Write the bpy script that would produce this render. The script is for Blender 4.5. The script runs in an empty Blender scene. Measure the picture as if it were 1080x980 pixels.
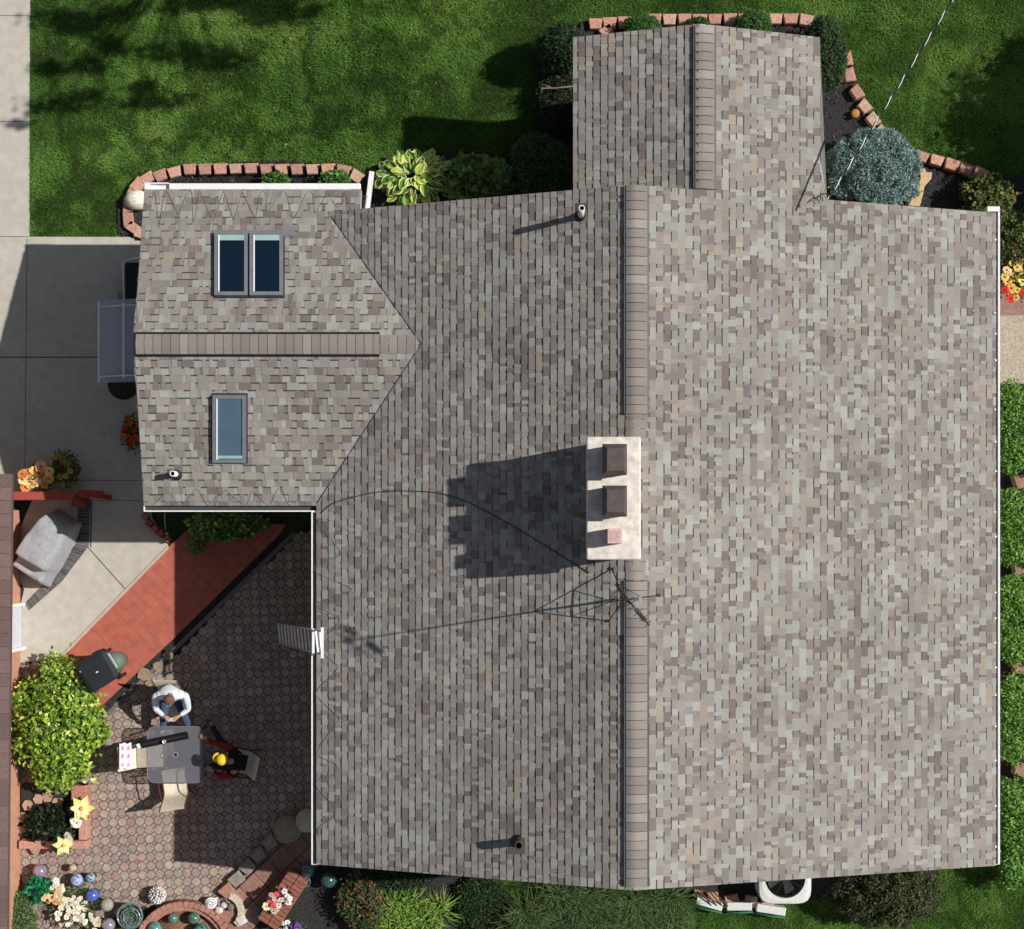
import bpy, math, random
import numpy as np
from mathutils import Vector, Matrix
R = math.radians
sc = bpy.context.scene
COL = sc.collection
H = 36.0; F = 1800.0; PU = 580.0; PV = 580.0
rnd = random.Random(7)

# ------------------------------------------------------------------ places
def ss(t):
    t = np.clip(t, 0, 1); return t*t*(3-2*t)
def gz(x, y):
    return 1.3*ss((np.asarray(x)+8.6)/6.6)*ss((np.asarray(y)-5.0)/1.8)
def P(u, v, z=0.0):
    D = H-z
    return Vector(((u-PU)*D/F, (PV-v)*D/F, z))
def G(u, v, h=0.0):
    z = 0.0
    for _ in range(6):
        p = P(u, v, z); z = float(gz(p.x, p.y))
    p = P(u, v, z+h*0); p.z = z+h
    return p

# ------------------------------------------------------------------ mesh building
def srgb(r, g, b):
    f = lambda c: (c/255/12.92) if c/255 <= .04045 else ((c/255+.055)/1.055)**2.4
    return (f(r), f(g), f(b))
class MB:
    def __init__(s): s.v = []; s.f = []; s.c = []; s.sm = []
    def add(s, vs, fs, col=(.5,.5,.5), smooth=False):
        o = len(s.v); s.v += [tuple(p) for p in vs]; s.c += [col]*len(vs)
        for f in fs: s.f.append(tuple(o+i for i in f)); s.sm.append(smooth)
    def quad(s, a, b, c, d, col=(.5,.5,.5)): s.add([a,b,c,d], [(0,1,2,3)], col)
    def box(s, c, size, rz=0, col=(.5,.5,.5), bev=0.0, rot=None):
        hx, hy, hz = size[0]/2, size[1]/2, size[2]/2
        m = rot if rot is not None else Matrix.Rotation(rz, 3, 'Z')
        c = Vector(c)
        if bev <= 0:
            vs = [c+m@Vector((x*hx, y*hy, z*hz)) for z in (-1,1) for y in (-1,1) for x in (-1,1)]
            s.add(vs, [(0,2,3,1),(4,5,7,6),(0,1,5,4),(2,6,7,3),(0,4,6,2),(1,3,7,5)], col)
        else:
            b = min(bev, hx*.45, hy*.45, hz*.9)
            def ring(ix, z):
                x, y = hx-ix, hy-ix; k = b*.7
                return [c+m@Vector(q+(z,)) for q in [(x,-y+k),(x,y-k),(x-k,y),(-x+k,y),(-x,y-k),(-x,-y+k),(-x+k,-y),(x-k,-y)]]
            rs = [ring(0,-hz), ring(0,hz-b), ring(b*.35,hz-b*.3), ring(b,hz)]
            vs = sum(rs, []); fs = [tuple(range(7,-1,-1))]
            for r in range(3):
                for i in range(8):
                    j = (i+1) % 8; fs.append((r*8+i, r*8+j, r*8+8+j, r*8+8+i))
            fs.append(tuple(range(24,32)))
            s.add(vs, fs, col)
    def tube(s, pts, r, n=6, col=(.5,.5,.5), caps=True):
        pts = [Vector(p) for p in pts]; rs = r if isinstance(r, (list,tuple)) else [r]*len(pts)
        vs = []; fs = []; up = None
        for i, p in enumerate(pts):
            t = (pts[min(i+1,len(pts)-1)]-pts[max(i-1,0)]).normalized()
            if up is None: up = Vector((0,0,1)) if abs(t.z) < .9 else Vector((1,0,0))
            a = t.cross(up)
            if a.length < 1e-4: a = t.cross(Vector((0,1,0)))
            a.normalize(); b = a.cross(t).normalized(); up = b
            for k in range(n):
                an = 2*math.pi*k/n; vs.append(p+(a*math.cos(an)+b*math.sin(an))*rs[i])
        for i in range(len(pts)-1):
            for k in range(n):
                j = (k+1) % n; fs.append((i*n+k, i*n+j, i*n+n+j, i*n+n+k))
        if caps: fs += [tuple(range(n-1,-1,-1)), tuple(range((len(pts)-1)*n, len(pts)*n))]
        s.add(vs, fs, col, True)
    def lathe(s, c, prof, n=24, col=(.5,.5,.5), cols=None, wob=0):
        c = Vector(c); vs = []; fs = []; o = len(s.v)
        for i, (r, z) in enumerate(prof):
            for k in range(n):
                a = 2*math.pi*k/n; rr = r*(1+wob*math.sin(3*a+i))
                vs.append(c+Vector((rr*math.cos(a), rr*math.sin(a), z)))
        for i in range(len(prof)-1):
            for k in range(n):
                j = (k+1) % n; fs.append((i*n+k, i*n+j, i*n+n+j, i*n+n+k))
        fs += [tuple(range(n-1,-1,-1)), tuple(range((len(prof)-1)*n, len(prof)*n))]
        s.add(vs, fs, col, True)
        if cols:
            for i in range(len(prof)):
                for k in range(n): s.c[o+i*n+k] = cols(i, k)
    def ball(s, c, r, col=(.5,.5,.5), sz=1.0, n=20, cols=None):
        m = n//2
        s.lathe(c, [(r*math.sin(math.pi*(i+.02)/(m+.04)), -r*sz*math.cos(math.pi*(i+.02)/(m+.04))) for i in range(m+1)], n, col, cols)
    def prism(s, poly, z0, z1, col=(.5,.5,.5)):
        n = len(poly); A = sum(poly[i][0]*poly[(i+1)%n][1]-poly[(i+1)%n][0]*poly[i][1] for i in range(n))
        if A < 0: poly = poly[::-1]
        f0 = z0 if callable(z0) else (lambda x, y: z0); f1 = z1 if callable(z1) else (lambda x, y: z1)
        vs = [(p[0],p[1],f0(p[0],p[1])) for p in poly]+[(p[0],p[1],f1(p[0],p[1])) for p in poly]
        fs = [tuple(range(n-1,-1,-1)), tuple(range(n,2*n))]+[(i,(i+1)%n,n+(i+1)%n,n+i) for i in range(n)]
        s.add(vs, fs, col)
    def build(s, name, mat, parent=None):
        o = mesh_obj(name, s.v, s.f, s.c, mat, parent)
        o.data.polygons.foreach_set('use_smooth', s.sm); return o
ORG = {}
def mesh_obj(name, v, f, c, mat, parent=None, loc=None):
    me = bpy.data.meshes.new(name)
    v = np.asarray(v, dtype=np.float64).reshape(-1, 3)
    org = np.array(ORG[parent.name]) if parent is not None else (np.array(loc) if loc is not None else None)
    if org is None:
        org = np.array([(v[:,0].min()+v[:,0].max())/2, (v[:,1].min()+v[:,1].max())/2, v[:,2].min()])
    me.from_pydata((v-org).tolist() if isinstance(f, list) else [], [], f if isinstance(f, list) else [])
    if not isinstance(f, list):      # numpy (n,k) faces, fast path
        n, k = f.shape
        me.vertices.add(len(v)); me.vertices.foreach_set('co', (v-org).astype(np.float32).ravel())
        me.loops.add(n*k); me.loops.foreach_set('vertex_index', f.astype(np.int32).ravel())
        me.polygons.add(n); me.polygons.foreach_set('loop_start', np.arange(0, n*k, k, dtype=np.int32))
        me.polygons.foreach_set('loop_total', np.full(n, k, dtype=np.int32))
        me.update(calc_edges=True)
    if c is not None:
        at = me.color_attributes.new('col', 'FLOAT_COLOR', 'POINT')
        ca = np.ones((len(v), 4), dtype=np.float32); ca[:, :3] = np.asarray(c, dtype=np.float32).reshape(-1, 3)
        at.data.foreach_set('color', ca.ravel())
    me.materials.append(mat)
    o = bpy.data.objects.new(name, me); COL.objects.link(o)
    if parent is not None:
        o.parent = parent; ORG[o.name] = ORG[parent.name]
    else:
        o.location = org; ORG[o.name] = tuple(org)
    return o
def thing(name, loc, label=None, cat=None, group=None):
    o = bpy.data.objects.new(name, None); COL.objects.link(o); o.location = loc
    o.empty_display_size = .2; ORG[o.name] = tuple(loc); tag(o, label, cat, group); return o
def tag(o, label=None, cat=None, group=None, kind=None):
    if label: o['label'] = label
    if cat: o['category'] = cat
    if group: o['group'] = group
    if kind: o['kind'] = kind
    return o
def struct(o): o['kind'] = 'structure'; return o
def copy_tree(o, parent=None):
    c = o.copy(); COL.objects.link(c); ORG[c.name] = ORG[o.name]
    if parent: c.parent = parent
    for ch in list(o.children): copy_tree(ch, c)
    return c

# ------------------------------------------------------------------ materials
def mat(name, col=None, rough=.8, metal=0, ns=0, na=0, bump=0, bs=60, spec=.3, trans=0, alpha=1, coat=0, big=0, brick=None, ior=None):
    m = bpy.data.materials.new(name); m.use_nodes = True; nt = m.node_tree; N = nt.nodes; L = nt.links
    b = N['Principled BSDF']; b.inputs['Roughness'].default_value = rough; b.inputs['Metallic'].default_value = metal
    b.inputs['Specular IOR Level'].default_value = spec
    if coat: b.inputs['Coat Weight'].default_value = coat
    if alpha < 1: b.inputs['Alpha'].default_value = alpha
    tc = N.new('ShaderNodeNewGeometry')
    if col is None:
        a = N.new('ShaderNodeAttribute'); a.attribute_name = 'col'; src = a.outputs['Color']
    else:
        a = N.new('ShaderNodeRGB'); a.outputs[0].default_value = (*col, 1); src = a.outputs[0]
    if brick:
        mp = N.new('ShaderNodeMapping'); mp.inputs['Rotation'].default_value = (0,0,R(brick.get('rot',0)))
        mp.vector_type = 'POINT'; L.new(tc.outputs['Position'], mp.inputs[0])
        if brick.get('wall'):
            mp.inputs['Rotation'].default_value = (R(90), 0, R(90)) if brick['wall'] == 'x' else (R(90),0,0)
        bt = N.new('ShaderNodeTexBrick'); L.new(mp.outputs[0], bt.inputs['Vector'])
        bt.inputs['Scale'].default_value = 1; bt.inputs['Brick Width'].default_value = brick['w']; bt.inputs['Row Height'].default_value = brick['h']
        bt.inputs['Mortar Size'].default_value = brick.get('m', .006); bt.inputs['Color1'].default_value = (*brick['c1'],1)
        bt.inputs['Color2'].default_value = (*brick['c2'],1); bt.inputs['Mortar'].default_value = (*brick['mo'],1)
        bt.inputs['Mortar Smooth'].default_value = .3
        src = bt.outputs['Color']
    for sc_, am in ((ns, na), (big and .45, big)):
        if am:
            n = N.new('ShaderNodeTexNoise'); n.inputs['Scale'].default_value = sc_; n.inputs['Detail'].default_value = 6
            L.new(tc.outputs['Position'], n.inputs['Vector'])
            mr = N.new('ShaderNodeMapRange'); mr.inputs[1].default_value = .3; mr.inputs[2].default_value = .7
            mr.inputs[3].default_value = 1-am; mr.inputs[4].default_value = 1+am; L.new(n.outputs['Fac'], mr.inputs[0])
            vm = N.new('ShaderNodeVectorMath'); vm.operation = 'SCALE'; L.new(src, vm.inputs[0]); L.new(mr.outputs[0], vm.inputs['Scale'])
            src = vm.outputs[0]
    L.new(src, b.inputs['Base Color'])
    if bump:
        n = N.new('ShaderNodeTexNoise'); n.inputs['Scale'].default_value = bs; n.inputs['Detail'].default_value = 4
        L.new(tc.outputs['Position'], n.inputs['Vector'])
        bp = N.new('ShaderNodeBump'); bp.inputs['Strength'].default_value = 1; bp.inputs['Distance'].default_value = bump
        L.new(n.outputs['Fac'], bp.inputs['Height']); L.new(bp.outputs[0], b.inputs['Normal'])
    if trans:
        t = N.new('ShaderNodeBsdfTranslucent'); L.new(src, t.inputs['Color'])
        mx = N.new('ShaderNodeMixShader'); mx.inputs[0].default_value = trans
        L.new(b.outputs[0], mx.inputs[1]); L.new(t.outputs[0], mx.inputs[2])
        L.new(mx.outputs[0], N['Material Output'].inputs[0])
    return m
M = dict(
    shingle=mat('shingle', None, .95, ns=90, na=.22, bump=.002, bs=220, spec=.1, big=.10),
    vc=mat('painted_mix', None, .6, ns=25, na=.12, spec=.3),
    matte=mat('matte_mix', None, .9, ns=30, na=.18, bump=.004, bs=50, spec=.15),
    stone=mat('stone_mix', None, .92, ns=22, na=.28, bump=.008, bs=45, spec=.15),
    cloth=mat('cloth_mix', None, .95, ns=14, na=.12, bump=.003, bs=30, spec=.05),
    leaf=mat('leaf_mix', None, .55, spec=.35, trans=.22),
    petal=mat('petal_mix', None, .7, spec=.2, trans=.2),
    glazed=mat('glazed_mix', None, .18, spec=.6, coat=.6, ns=18, na=.25),
    gazing=mat('gazing_glass', None, .1, metal=.55, spec=.6, ns=6, na=.15),
    bark=mat('bark', (.09,.06,.04), .95, ns=20, na=.35, bump=.01, bs=40),
    deck=mat('trim_board', srgb(196,188,176), .7, ns=12, na=.08),
    white=mat('white_aluminium', (.80,.81,.82), .35, ns=8, na=.04, spec=.5),
    black=mat('black_plastic', (.012,.012,.014), .5, spec=.4),
    darkmetal=mat('dark_steel', (.055,.055,.06), .45, metal=.5, ns=20, na=.2),
    galv=mat('galvanised_steel', (.42,.43,.44), .4, metal=.8, ns=20, na=.15),
    alu=mat('bare_aluminium', (.62,.63,.65), .35, metal=.75, ns=30, na=.1),
    concrete=mat('concrete', (.475,.445,.39), .9, ns=5.0, na=.09, bump=.003, bs=120, spec=.15, big=.05),
    crown=mat('chimney_mortar', (.66,.62,.56), .9, ns=7, na=.22, bump=.006, bs=30, spec=.1),
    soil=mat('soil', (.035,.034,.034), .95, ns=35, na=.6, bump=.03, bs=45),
    lawnsoil=mat('lawn_soil', (.035,.055,.014), .95, ns=12, na=.4, bump=.02, bs=40, big=.15),
    brickwall=mat('brick_wall', rough=.9, ns=10, na=.15, bump=.003, brick=dict(w=.21,h=.075,m=.008,c1=(.56,.29,.19),c2=(.48,.24,.15),mo=(.52,.42,.34),wall='x')),
    siding=mat('siding', (.55,.50,.42), .7, ns=6, na=.06),
    redwalk=mat('red_stamped_concrete', rough=.75, ns=5, na=.14, bump=.002, bs=80, big=.1, brick=dict(w=.40,h=.20,m=.006,c1=(.42,.125,.085),c2=(.39,.11,.075),mo=(.31,.075,.05),rot=45)),
)
# ------------------------------------------------------------------ vegetation
def vnoise(x, y, seed=0):
    rs = np.random.RandomState(seed); T = rs.rand(64, 64)
    xi = np.floor(x).astype(int); yi = np.floor(y).astype(int); fx = ss(x-xi); fy = ss(y-yi)
    g = lambda a, b: T[a % 64, b % 64]
    return (g(xi,yi)*(1-fx)+g(xi+1,yi)*fx)*(1-fy)+(g(xi,yi+1)*(1-fx)+g(xi+1,yi+1)*fx)*fy
def inpoly(x, y, poly):
    c = np.zeros(len(x), bool); n = len(poly)
    for i in range(n):
        x0, y0 = poly[i][0], poly[i][1]; x1, y1 = poly[(i+1)%n][0], poly[(i+1)%n][1]
        if y0 == y1: continue
        k = ((y0 > y) != (y1 > y)) & (x < (x1-x0)*(y-y0)/(y1-y0)+x0); c ^= k
    return c
def norm(a): return a/np.maximum(np.linalg.norm(a, axis=1, keepdims=True), 1e-6)
def leaves(pos, nrm, dirv, ln, wd, col, fold=.15):
    """diamond leaves with a fold: pos base, dirv length axis"""
    n = len(pos); side = norm(np.cross(nrm, dirv)); ln = ln[:,None]; wd = wd[:,None]
    v = np.empty((n, 4, 3)); v[:,0] = pos; v[:,2] = pos+dirv*ln
    mid = pos+dirv*ln*.45+nrm*ln*fold*.5
    v[:,1] = mid+side*wd/2; v[:,3] = mid-side*wd/2
    idx = np.arange(n)[:,None]*4
    f = np.concatenate([idx+np.array([[0,3,2]]), idx+np.array([[0,2,1]])], axis=0)
    return v.reshape(-1,3), f, np.repeat(col, 4, axis=0)
def foliage(name, blobs, n, size, cols, parent, seed=1, up=.5, shell=.45, asp=.5, wts=None, rough=.18, m='leaf', lump=6.0, drop=.0):
    rs = np.random.RandomState(seed); B = np.array(blobs, float)
    vol = (B[:,3]*B[:,4]*B[:,5])**.8; k = rs.choice(len(B), n, p=vol/vol.sum()); b = B[k]
    d = norm(rs.randn(n,3)); low = d[:,2] < -.25; d[low,2] *= -1
    ph = (vnoise(d[:,0]*lump+b[:,0]*3+20, d[:,1]*lump+b[:,1]*3+20, seed)-.5)*2+(vnoise(d[:,0]*lump*2.3+40, d[:,2]*lump*2.3+9+k, seed+5)-.5)
    r = (shell+(1-shell)*rs.rand(n)**.55)*(1+rough*ph)
    pos = b[:,:3]+d*b[:,3:6]*r[:,None]
    zmin = b[:,2]-b[:,5]*.95; pos[:,2] = np.maximum(pos[:,2], zmin+.01)
    nr = norm(d*.7+np.array([0,0,up])+rs.randn(n,3)*.45)
    t = norm(np.cross(nr, rs.randn(n,3))+d*.25-np.array([0,0,drop]))
    ln = size*(.6+.8*rs.rand(n)); wd = ln*asp
    C = np.array(cols, float); w = np.array(wts, float) if wts else np.ones(len(C)); ci = rs.choice(len(C), n, p=w/w.sum())
    c = C[ci]*(.75+.5*rs.rand(n,1))*(1+.35*ph[:,None]*.6)
    v, f, cc = leaves(pos, nr, t, ln, wd, np.clip(c, .002, 1))
    return mesh_obj(name, v, f, cc, M[m], parent)
def stems(base, blobs, parent, r=.02, name='stem', n=7, seed=1, m='bark'):
    rs = random.Random(seed); mb = MB()
    for i in range(n):
        b = blobs[i % len(blobs)]
        tip = Vector((b[0]+rs.uniform(-.6,.6)*b[3], b[1]+rs.uniform(-.6,.6)*b[4], b[2]+rs.uniform(-.1,.5)*b[5]))
        s = Vector(base)+Vector((rs.uniform(-.05,.05), rs.uniform(-.05,.05), 0)); mid = s.lerp(tip,.5)+Vector((0,0,.08))
        mb.tube([s, mid, tip], [r, r*.7, r*.3], 5)
    return mb.build(name, M[m], parent)
def shrub(name, label, cat, u, v, ru, rv, h, n, size, cols, seed=1, blobs=None, group=None, **kw):
    """u,v centre in the photograph's frame of the crown; ru, rv half sizes in metres; h height in metres"""
    g = G(u, v); c = P(u, v, g.z+h*.6); base = Vector((c.x, c.y, float(gz(c.x, c.y))))
    t = thing(name, base, label, cat, group); rs = random.Random(seed)
    if kw.get('clumps'):
        nc = kw.pop('clumps'); rc = kw.pop('cr', .26); bl = [(c.x, c.y, base.z+h*.42, ru*.72, rv*.72, h*.42)]
        for i in range(nc):
            a = i*2.39996+rs.uniform(-.25,.25); q_ = math.sqrt((i+.5)/nc); k_ = rc*rs.uniform(.7,1.25)
            bl.append((c.x+math.cos(a)*q_*ru*(1-rc*.8), c.y+math.sin(a)*q_*rv*(1-rc*.8), base.z+h*(.30+.52*math.sqrt(max(0,1-q_*q_)))+rs.uniform(-.06,.06)*h, ru*k_, rv*k_, ru*k_*.8))
    elif blobs is None:
        bl = [(c.x, c.y, base.z+h*.5, ru*.86, rv*.86, h*.5)]
        for i in range(7):
            a = i*2*math.pi/7+rs.uniform(-.3,.3)
            bl.append((c.x+math.cos(a)*ru*.5, c.y+math.sin(a)*rv*.5, base.z+h*rs.uniform(.42,.6), ru*rs.uniform(.38,.5), rv*rs.uniform(.38,.5), h*rs.uniform(.36,.42)))
    else: bl = [(base.x+b[0], base.y+b[1], base.z+b[2], b[3], b[4], b[5]) for b in blobs]
    foliage('foliage', bl, n, size, cols, t, seed, **kw)
    stems(base, bl, t, r=min(.03, h*.03), seed=seed)
    return t
def blades(name, poly, holes, dens, ln, wid, cols, seed=1, lab=None, clump=.0, h=0.0):
    rs = np.random.RandomState(seed); A = np.array([(p[0],p[1]) for p in poly])
    x0, y0 = A.min(0); x1, y1 = A.max(0); n = int((x1-x0)*(y1-y0)*dens)
    x = x0+(x1-x0)*rs.rand(n); y = y0+(y1-y0)*rs.rand(n); k = inpoly(x, y, poly)
    for q in holes: k &= ~inpoly(x, y, q)
    x = x[k]; y = y[k]; n = len(x); z = gz(x, y)+h
    a1 = vnoise(x*1.1+5, y*1.1+5, seed)*9+vnoise(x*4+9, y*4, seed+1)*4+rs.randn(n)*.9
    tuft = vnoise(x*7+3, y*7+1, seed+2); tuft2 = vnoise(x*2.2+3, y*2.2+1, seed+3)
    L = ln*(.55+.6*rs.rand(n))*(.78+.4*tuft); lean = .35+.75*rs.rand(n)
    d = np.stack([np.cos(a1)*np.sin(lean), np.sin(a1)*np.sin(lean), np.cos(lean)], 1)
    s = np.stack([-np.sin(a1), np.cos(a1), np.zeros(n)], 1)*(wid*(.6+.8*rs.rand(n)))[:,None]/2
    p = np.stack([x,y,z],1); V = np.empty((n,3,3)); V[:,0] = p-s; V[:,1] = p+s; V[:,2] = p+d*L[:,None]
    C = np.array(cols, float); big = vnoise(x*.55+7, y*.55+3, seed+4)*.6+vnoise(x*1.7+7, y*1.7+3, seed+6)*.4
    t = np.clip((big-.22)*1.6+rs.randn(n)*.22+(tuft2-.5)*.5, 0, .999)*(len(C)-1); i = t.astype(int); fr = (t-i)[:,None]
    c = (C[i]*(1-fr)+C[i+1]*fr)*(.72+.56*rs.rand(n,1)); dead = rs.rand(n) < .025; c[dead] = np.array([.24,.20,.09])
    o = mesh_obj(name, V.reshape(-1,3), np.arange(n*3).reshape(n,3), np.repeat(c,3,axis=0), M['leaf'])
    tag(o, lab, 'grass', kind='stuff'); return o
def chips(name, poly, holes, dens, size, cols, seed, label, cat, h=.0, mm='matte'):
    rs = np.random.RandomState(seed); A = np.array([(p[0],p[1]) for p in poly]); x0,y0 = A.min(0); x1,y1 = A.max(0)
    n = int((x1-x0)*(y1-y0)*dens); x = x0+(x1-x0)*rs.rand(n); y = y0+(y1-y0)*rs.rand(n); k = inpoly(x,y,poly)
    for q in holes: k &= ~inpoly(x,y,q)
    x=x[k]; y=y[k]; n=len(x); pos = np.stack([x,y,gz(x,y)+h+rs.rand(n)*.03],1)
    nr = norm(rs.randn(n,3)*.6+[0,0,1]); t = norm(np.cross(nr, rs.randn(n,3))); C = np.array(cols,float)
    ln = size*(.4+rs.rand(n)); v,f,c = leaves(pos, nr, t, ln, ln*.5, C[rs.randint(0,len(C),n)]*(.6+.8*rs.rand(n,1)))
    return tag(mesh_obj(name, v, f, c, M[mm]), label, cat, kind='stuff')
def flower(mb, c, r, col, n=6, eye=(.5,.3,.05), tilt=None, pointed=False, ruffle=0):
    c = Vector(c); nrm = Vector(tilt or (rnd.uniform(-.4,.5), rnd.uniform(-.3,.4), 1)).normalized()
    a = nrm.cross(Vector((0,1,0))).normalized(); b = nrm.cross(a)
    for i in range(n):
        t = 2*math.pi*i/n+rnd.uniform(-.15,.15); d = a*math.cos(t)+b*math.sin(t); s = nrm.cross(d)
        w = r*(.30 if pointed else .52); L = r*rnd.uniform(.85,1.1); k = rnd.uniform(.85,1.12)
        cc = tuple(min(1,x*k) for x in col)
        vs = [c, c+d*L*.5+s*w+nrm*r*.12, c+d*L*.9+s*w*(.2 if pointed else .7)+nrm*r*.02, c+d*L+nrm*r*-.03, c+d*L*.9-s*w*(.2 if pointed else .7)+nrm*r*.05, c+d*L*.5-s*w+nrm*r*.12]
        mb.add(vs, [(0,1,2,3),(0,3,4,5)], cc)
    mb.ball(c+nrm*r*.08, r*.2, eye, n=8)

# ------------------------------------------------------------------ ground
def setting():
    def axis(lo, hi, st, far): 
        a = list(np.arange(lo, hi+1e-6, st)); return [-f for f in far[::-1]]+a+[f for f in far]
    xs = axis(-16, 16, .4, [20,30,60,150,500]); ys = axis(-14, 18, .4, [24,34,60,150,500])
    ys = sorted(set([round(y,3) for y in ys if not (-14 > y > -24)])); xs = sorted(xs)
    X, Y = np.meshgrid(xs, ys); Z = gz(X, Y)-.02+.02*(vnoise(X*1.3+30, Y*1.3+30, 3)-.5); ny, nx = X.shape
    v = np.stack([X.ravel(), Y.ravel(), Z.ravel()], 1); i = np.arange((ny-1)*nx).reshape(ny-1, nx)[:, :-1].ravel()
    f = np.stack([i, i+1, i+nx+1, i+nx], 1); g = mesh_obj('ground', v, f, None, M['lawnsoil'], loc=(0,0,0)); struct(g)
    # concrete drive with its slabs
    px = lambda L, z=0: [tuple(P(u,v,z))[:2] for u,v in L]
    joints = MB(); dr = MB(); jc = (.10,.095,.09)
    dr.prism(px([(-260,-140),(32,-140),(31,250),(212,250.5),(212,522),(160,528),(160,545),(178,577),(66,692),(20,700),(-260,700)]), -.2, .03)
    struct(dr.build('driveway', M['concrete']))
    def joint(pts, w=.011):
        for (a, b) in zip(pts[:-1], pts[1:]):
            A, B = P(*a), P(*b); d = (B-A); n = Vector((-d.y, d.x, 0)).normalized()*w/2
            z = Vector((0,0,.034)); joints.quad(A-n+z, B-n+z, B+n+z, A+n+z, jc)
    joint([(-60,17),(31.5,17)]); joint([(-60,128.5),(31,128.5)],.012); joint([(-60,250),(31,250)],.012); joint([(29,252),(27,470),(26,510)])
    joint([(-60,377),(108,377)],.02); joint([(75,506.5),(148,507)]); joint([(92,527.5),(150,528)]); joint([(93,577),(134,623)],.02); joint([(97,528),(96,577)],.03)
    struct(joints.build('driveway_joints', M['matte']))
    # grooved dark border of the drive
    b = MB(); band = [((83,527),(96,527)),((81,573),(94,576)),((56,606),(66,613)),((26,637),(31,644))]
    for (l0,r0),(l1,r1) in zip(band[:-1], band[1:]):
        n = 14
        for i in range(n):
            t0, t1 = i/n, (i+.9)/n; z = .036+rnd.uniform(0,.008); k = rnd.uniform(.6,1.3); c = (.13*k,.125*k,.12*k)
            q = [P(l0[0]+(l1[0]-l0[0])*t0, l0[1]+(l1[1]-l0[1])*t0), P(r0[0]+(r1[0]-r0[0])*t0, r0[1]+(r1[1]-r0[1])*t0),
                 P(r0[0]+(r1[0]-r0[0])*t1, r0[1]+(r1[1]-r0[1])*t1), P(l0[0]+(l1[0]-l0[0])*t1, l0[1]+(l1[1]-l0[1])*t1)]
            b.prism([tuple(p)[:2] for p in q], .0, z, c)
    struct(b.build('paving_band', M['stone']))
    # red stamped walk, raised a little, with pale edge
    w = MB(); w.prism(px([(178,577),(205,553),(302,553),(293,566),(183,674),(105,747),(60,700)]), -.1, .045)
    struct(w.build('red_walkway', M['redwalk']))
    e = MB(); A, B = P(178,577), P(67,691)
    d = (B-A).normalized(); n = Vector((-d.y,d.x,0))*.03; e.prism([tuple(p)[:2] for p in (A-n,B-n,B+n,A+n)], -.05, .052, (.50,.40,.33))
    struct(e.build('walkway_edge', M['matte']))
    # mulch strip between walk and patio, lower
    s = MB(); s.prism(px([(293,566),(312,562),(196,684),(116,752),(100,752),(183,674)]), -.3, .012); struct(s.build('mulch_strip', M['soil']))
    # octagon paver patio: clay octagons with little squares between
    v = []; f = []; c = []; pitch = .188; rot = R(2.5); cr, sr = math.cos(rot), math.sin(rot)
    poly = px([(312,560),(345,560),(345,858),(322,870),(236,955),(150,960),(75,985),(-5,985),(-5,700),(60,700),(106,752),(196,684)])
    ct = P(200,770); pal = [(.345,.27,.235),(.32,.25,.22),(.37,.295,.25),(.30,.255,.225),(.335,.24,.205),(.39,.315,.26)]
    base = MB(); base.prism(poly, -.3, .014, (.055,.046,.04))
    def tile(cx, cy, pts, col, z):
        o = len(v); k = len(pts)
        for sc_, zz in ((1,.004),(.985,z-.006),(.90,z)):
            for (a, b2) in pts: v.append((cx+a*sc_*cr-b2*sc_*sr, cy+a*sc_*sr+b2*sc_*cr, zz)); c.append(col)
        for r in range(2):
            for i in range(k): j = (i+1)%k; f.append((o+r*k+i, o+r*k+j, o+r*k+k+j, o+r*k+k+i))
        f.append(tuple(o+2*k+i for i in range(k)))
    hp = pitch/2-.004; q = hp*.34; octa = [(hp,-q),(hp,q),(q,hp),(-q,hp),(-hp,q),(-hp,-q),(-q,-hp),(q,-hp)]
    dq = pitch/2-q-.010; dia = [(dq,0),(0,dq),(-dq,0),(0,-dq)]
    for i in range(-40, 30):
        for j in range(-38, 38):
            for kind in (0,1):
                a = (i+.5*kind)*pitch; b2 = (j+.5*kind)*pitch; x = ct.x+a*cr-b2*sr; y = ct.y+a*sr+b2*cr
                if not inpoly(np.array([x]), np.array([y]), poly)[0]: continue
                k = rnd.uniform(.85,1.12); cc = tuple(t*k for t in rnd.choice(pal))
                tile(x, y, dia if kind else octa, cc, .030+rnd.uniform(-.003,.003))
    base.v += v
    n0 = len(base.c); base.c += c
    base.f += [tuple(n0+i for i in q_) for q_ in f]; base.sm += [False]*len(f)
    struct(base.build('patio', M['stone']))
    e = MB(); A, B = P(311,562), P(112,755); d = (B-A).normalized(); n = Vector((-d.y,d.x,0))*.045; e.prism([tuple(p)[:2] for p in (A-n,B-n,B+n,A+n)], -.05, .045, (.16,.14,.125)); struct(e.build('patio_edging', M['stone']))
    # mulch beds round the house
    for nm, L in (('garden_bed', [(128,250),(125,215),(150,190),(190,176),(260,170),(350,173),(392,190),(400,172),(480,160),(560,168),(568,95),(570,40),(625,22),(700,20),(830,20),(868,22),(886,55),(897,95),(925,138),(975,165),(1050,185),(1100,190),(1100,332),(1040,332),(1000,250),(400,260)]),
                  ):
        m = MB(); pts = [G(u,v) for u,v in L]
        # drape on terrain: triangulated fan of grid cells
        poly = [(p.x,p.y) for p in pts]; A = np.array(poly); st = .12; cells = []
        gx = np.arange(A[:,0].min(), A[:,0].max(), st); gy = np.arange(A[:,1].min(), A[:,1].max(), st)
        XX, YY = np.meshgrid(gx+st/2, gy+st/2); k = inpoly(XX.ravel(), YY.ravel(), poly)
        X_, Y_ = XX.ravel()[k], YY.ravel()[k]; V = []
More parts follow.
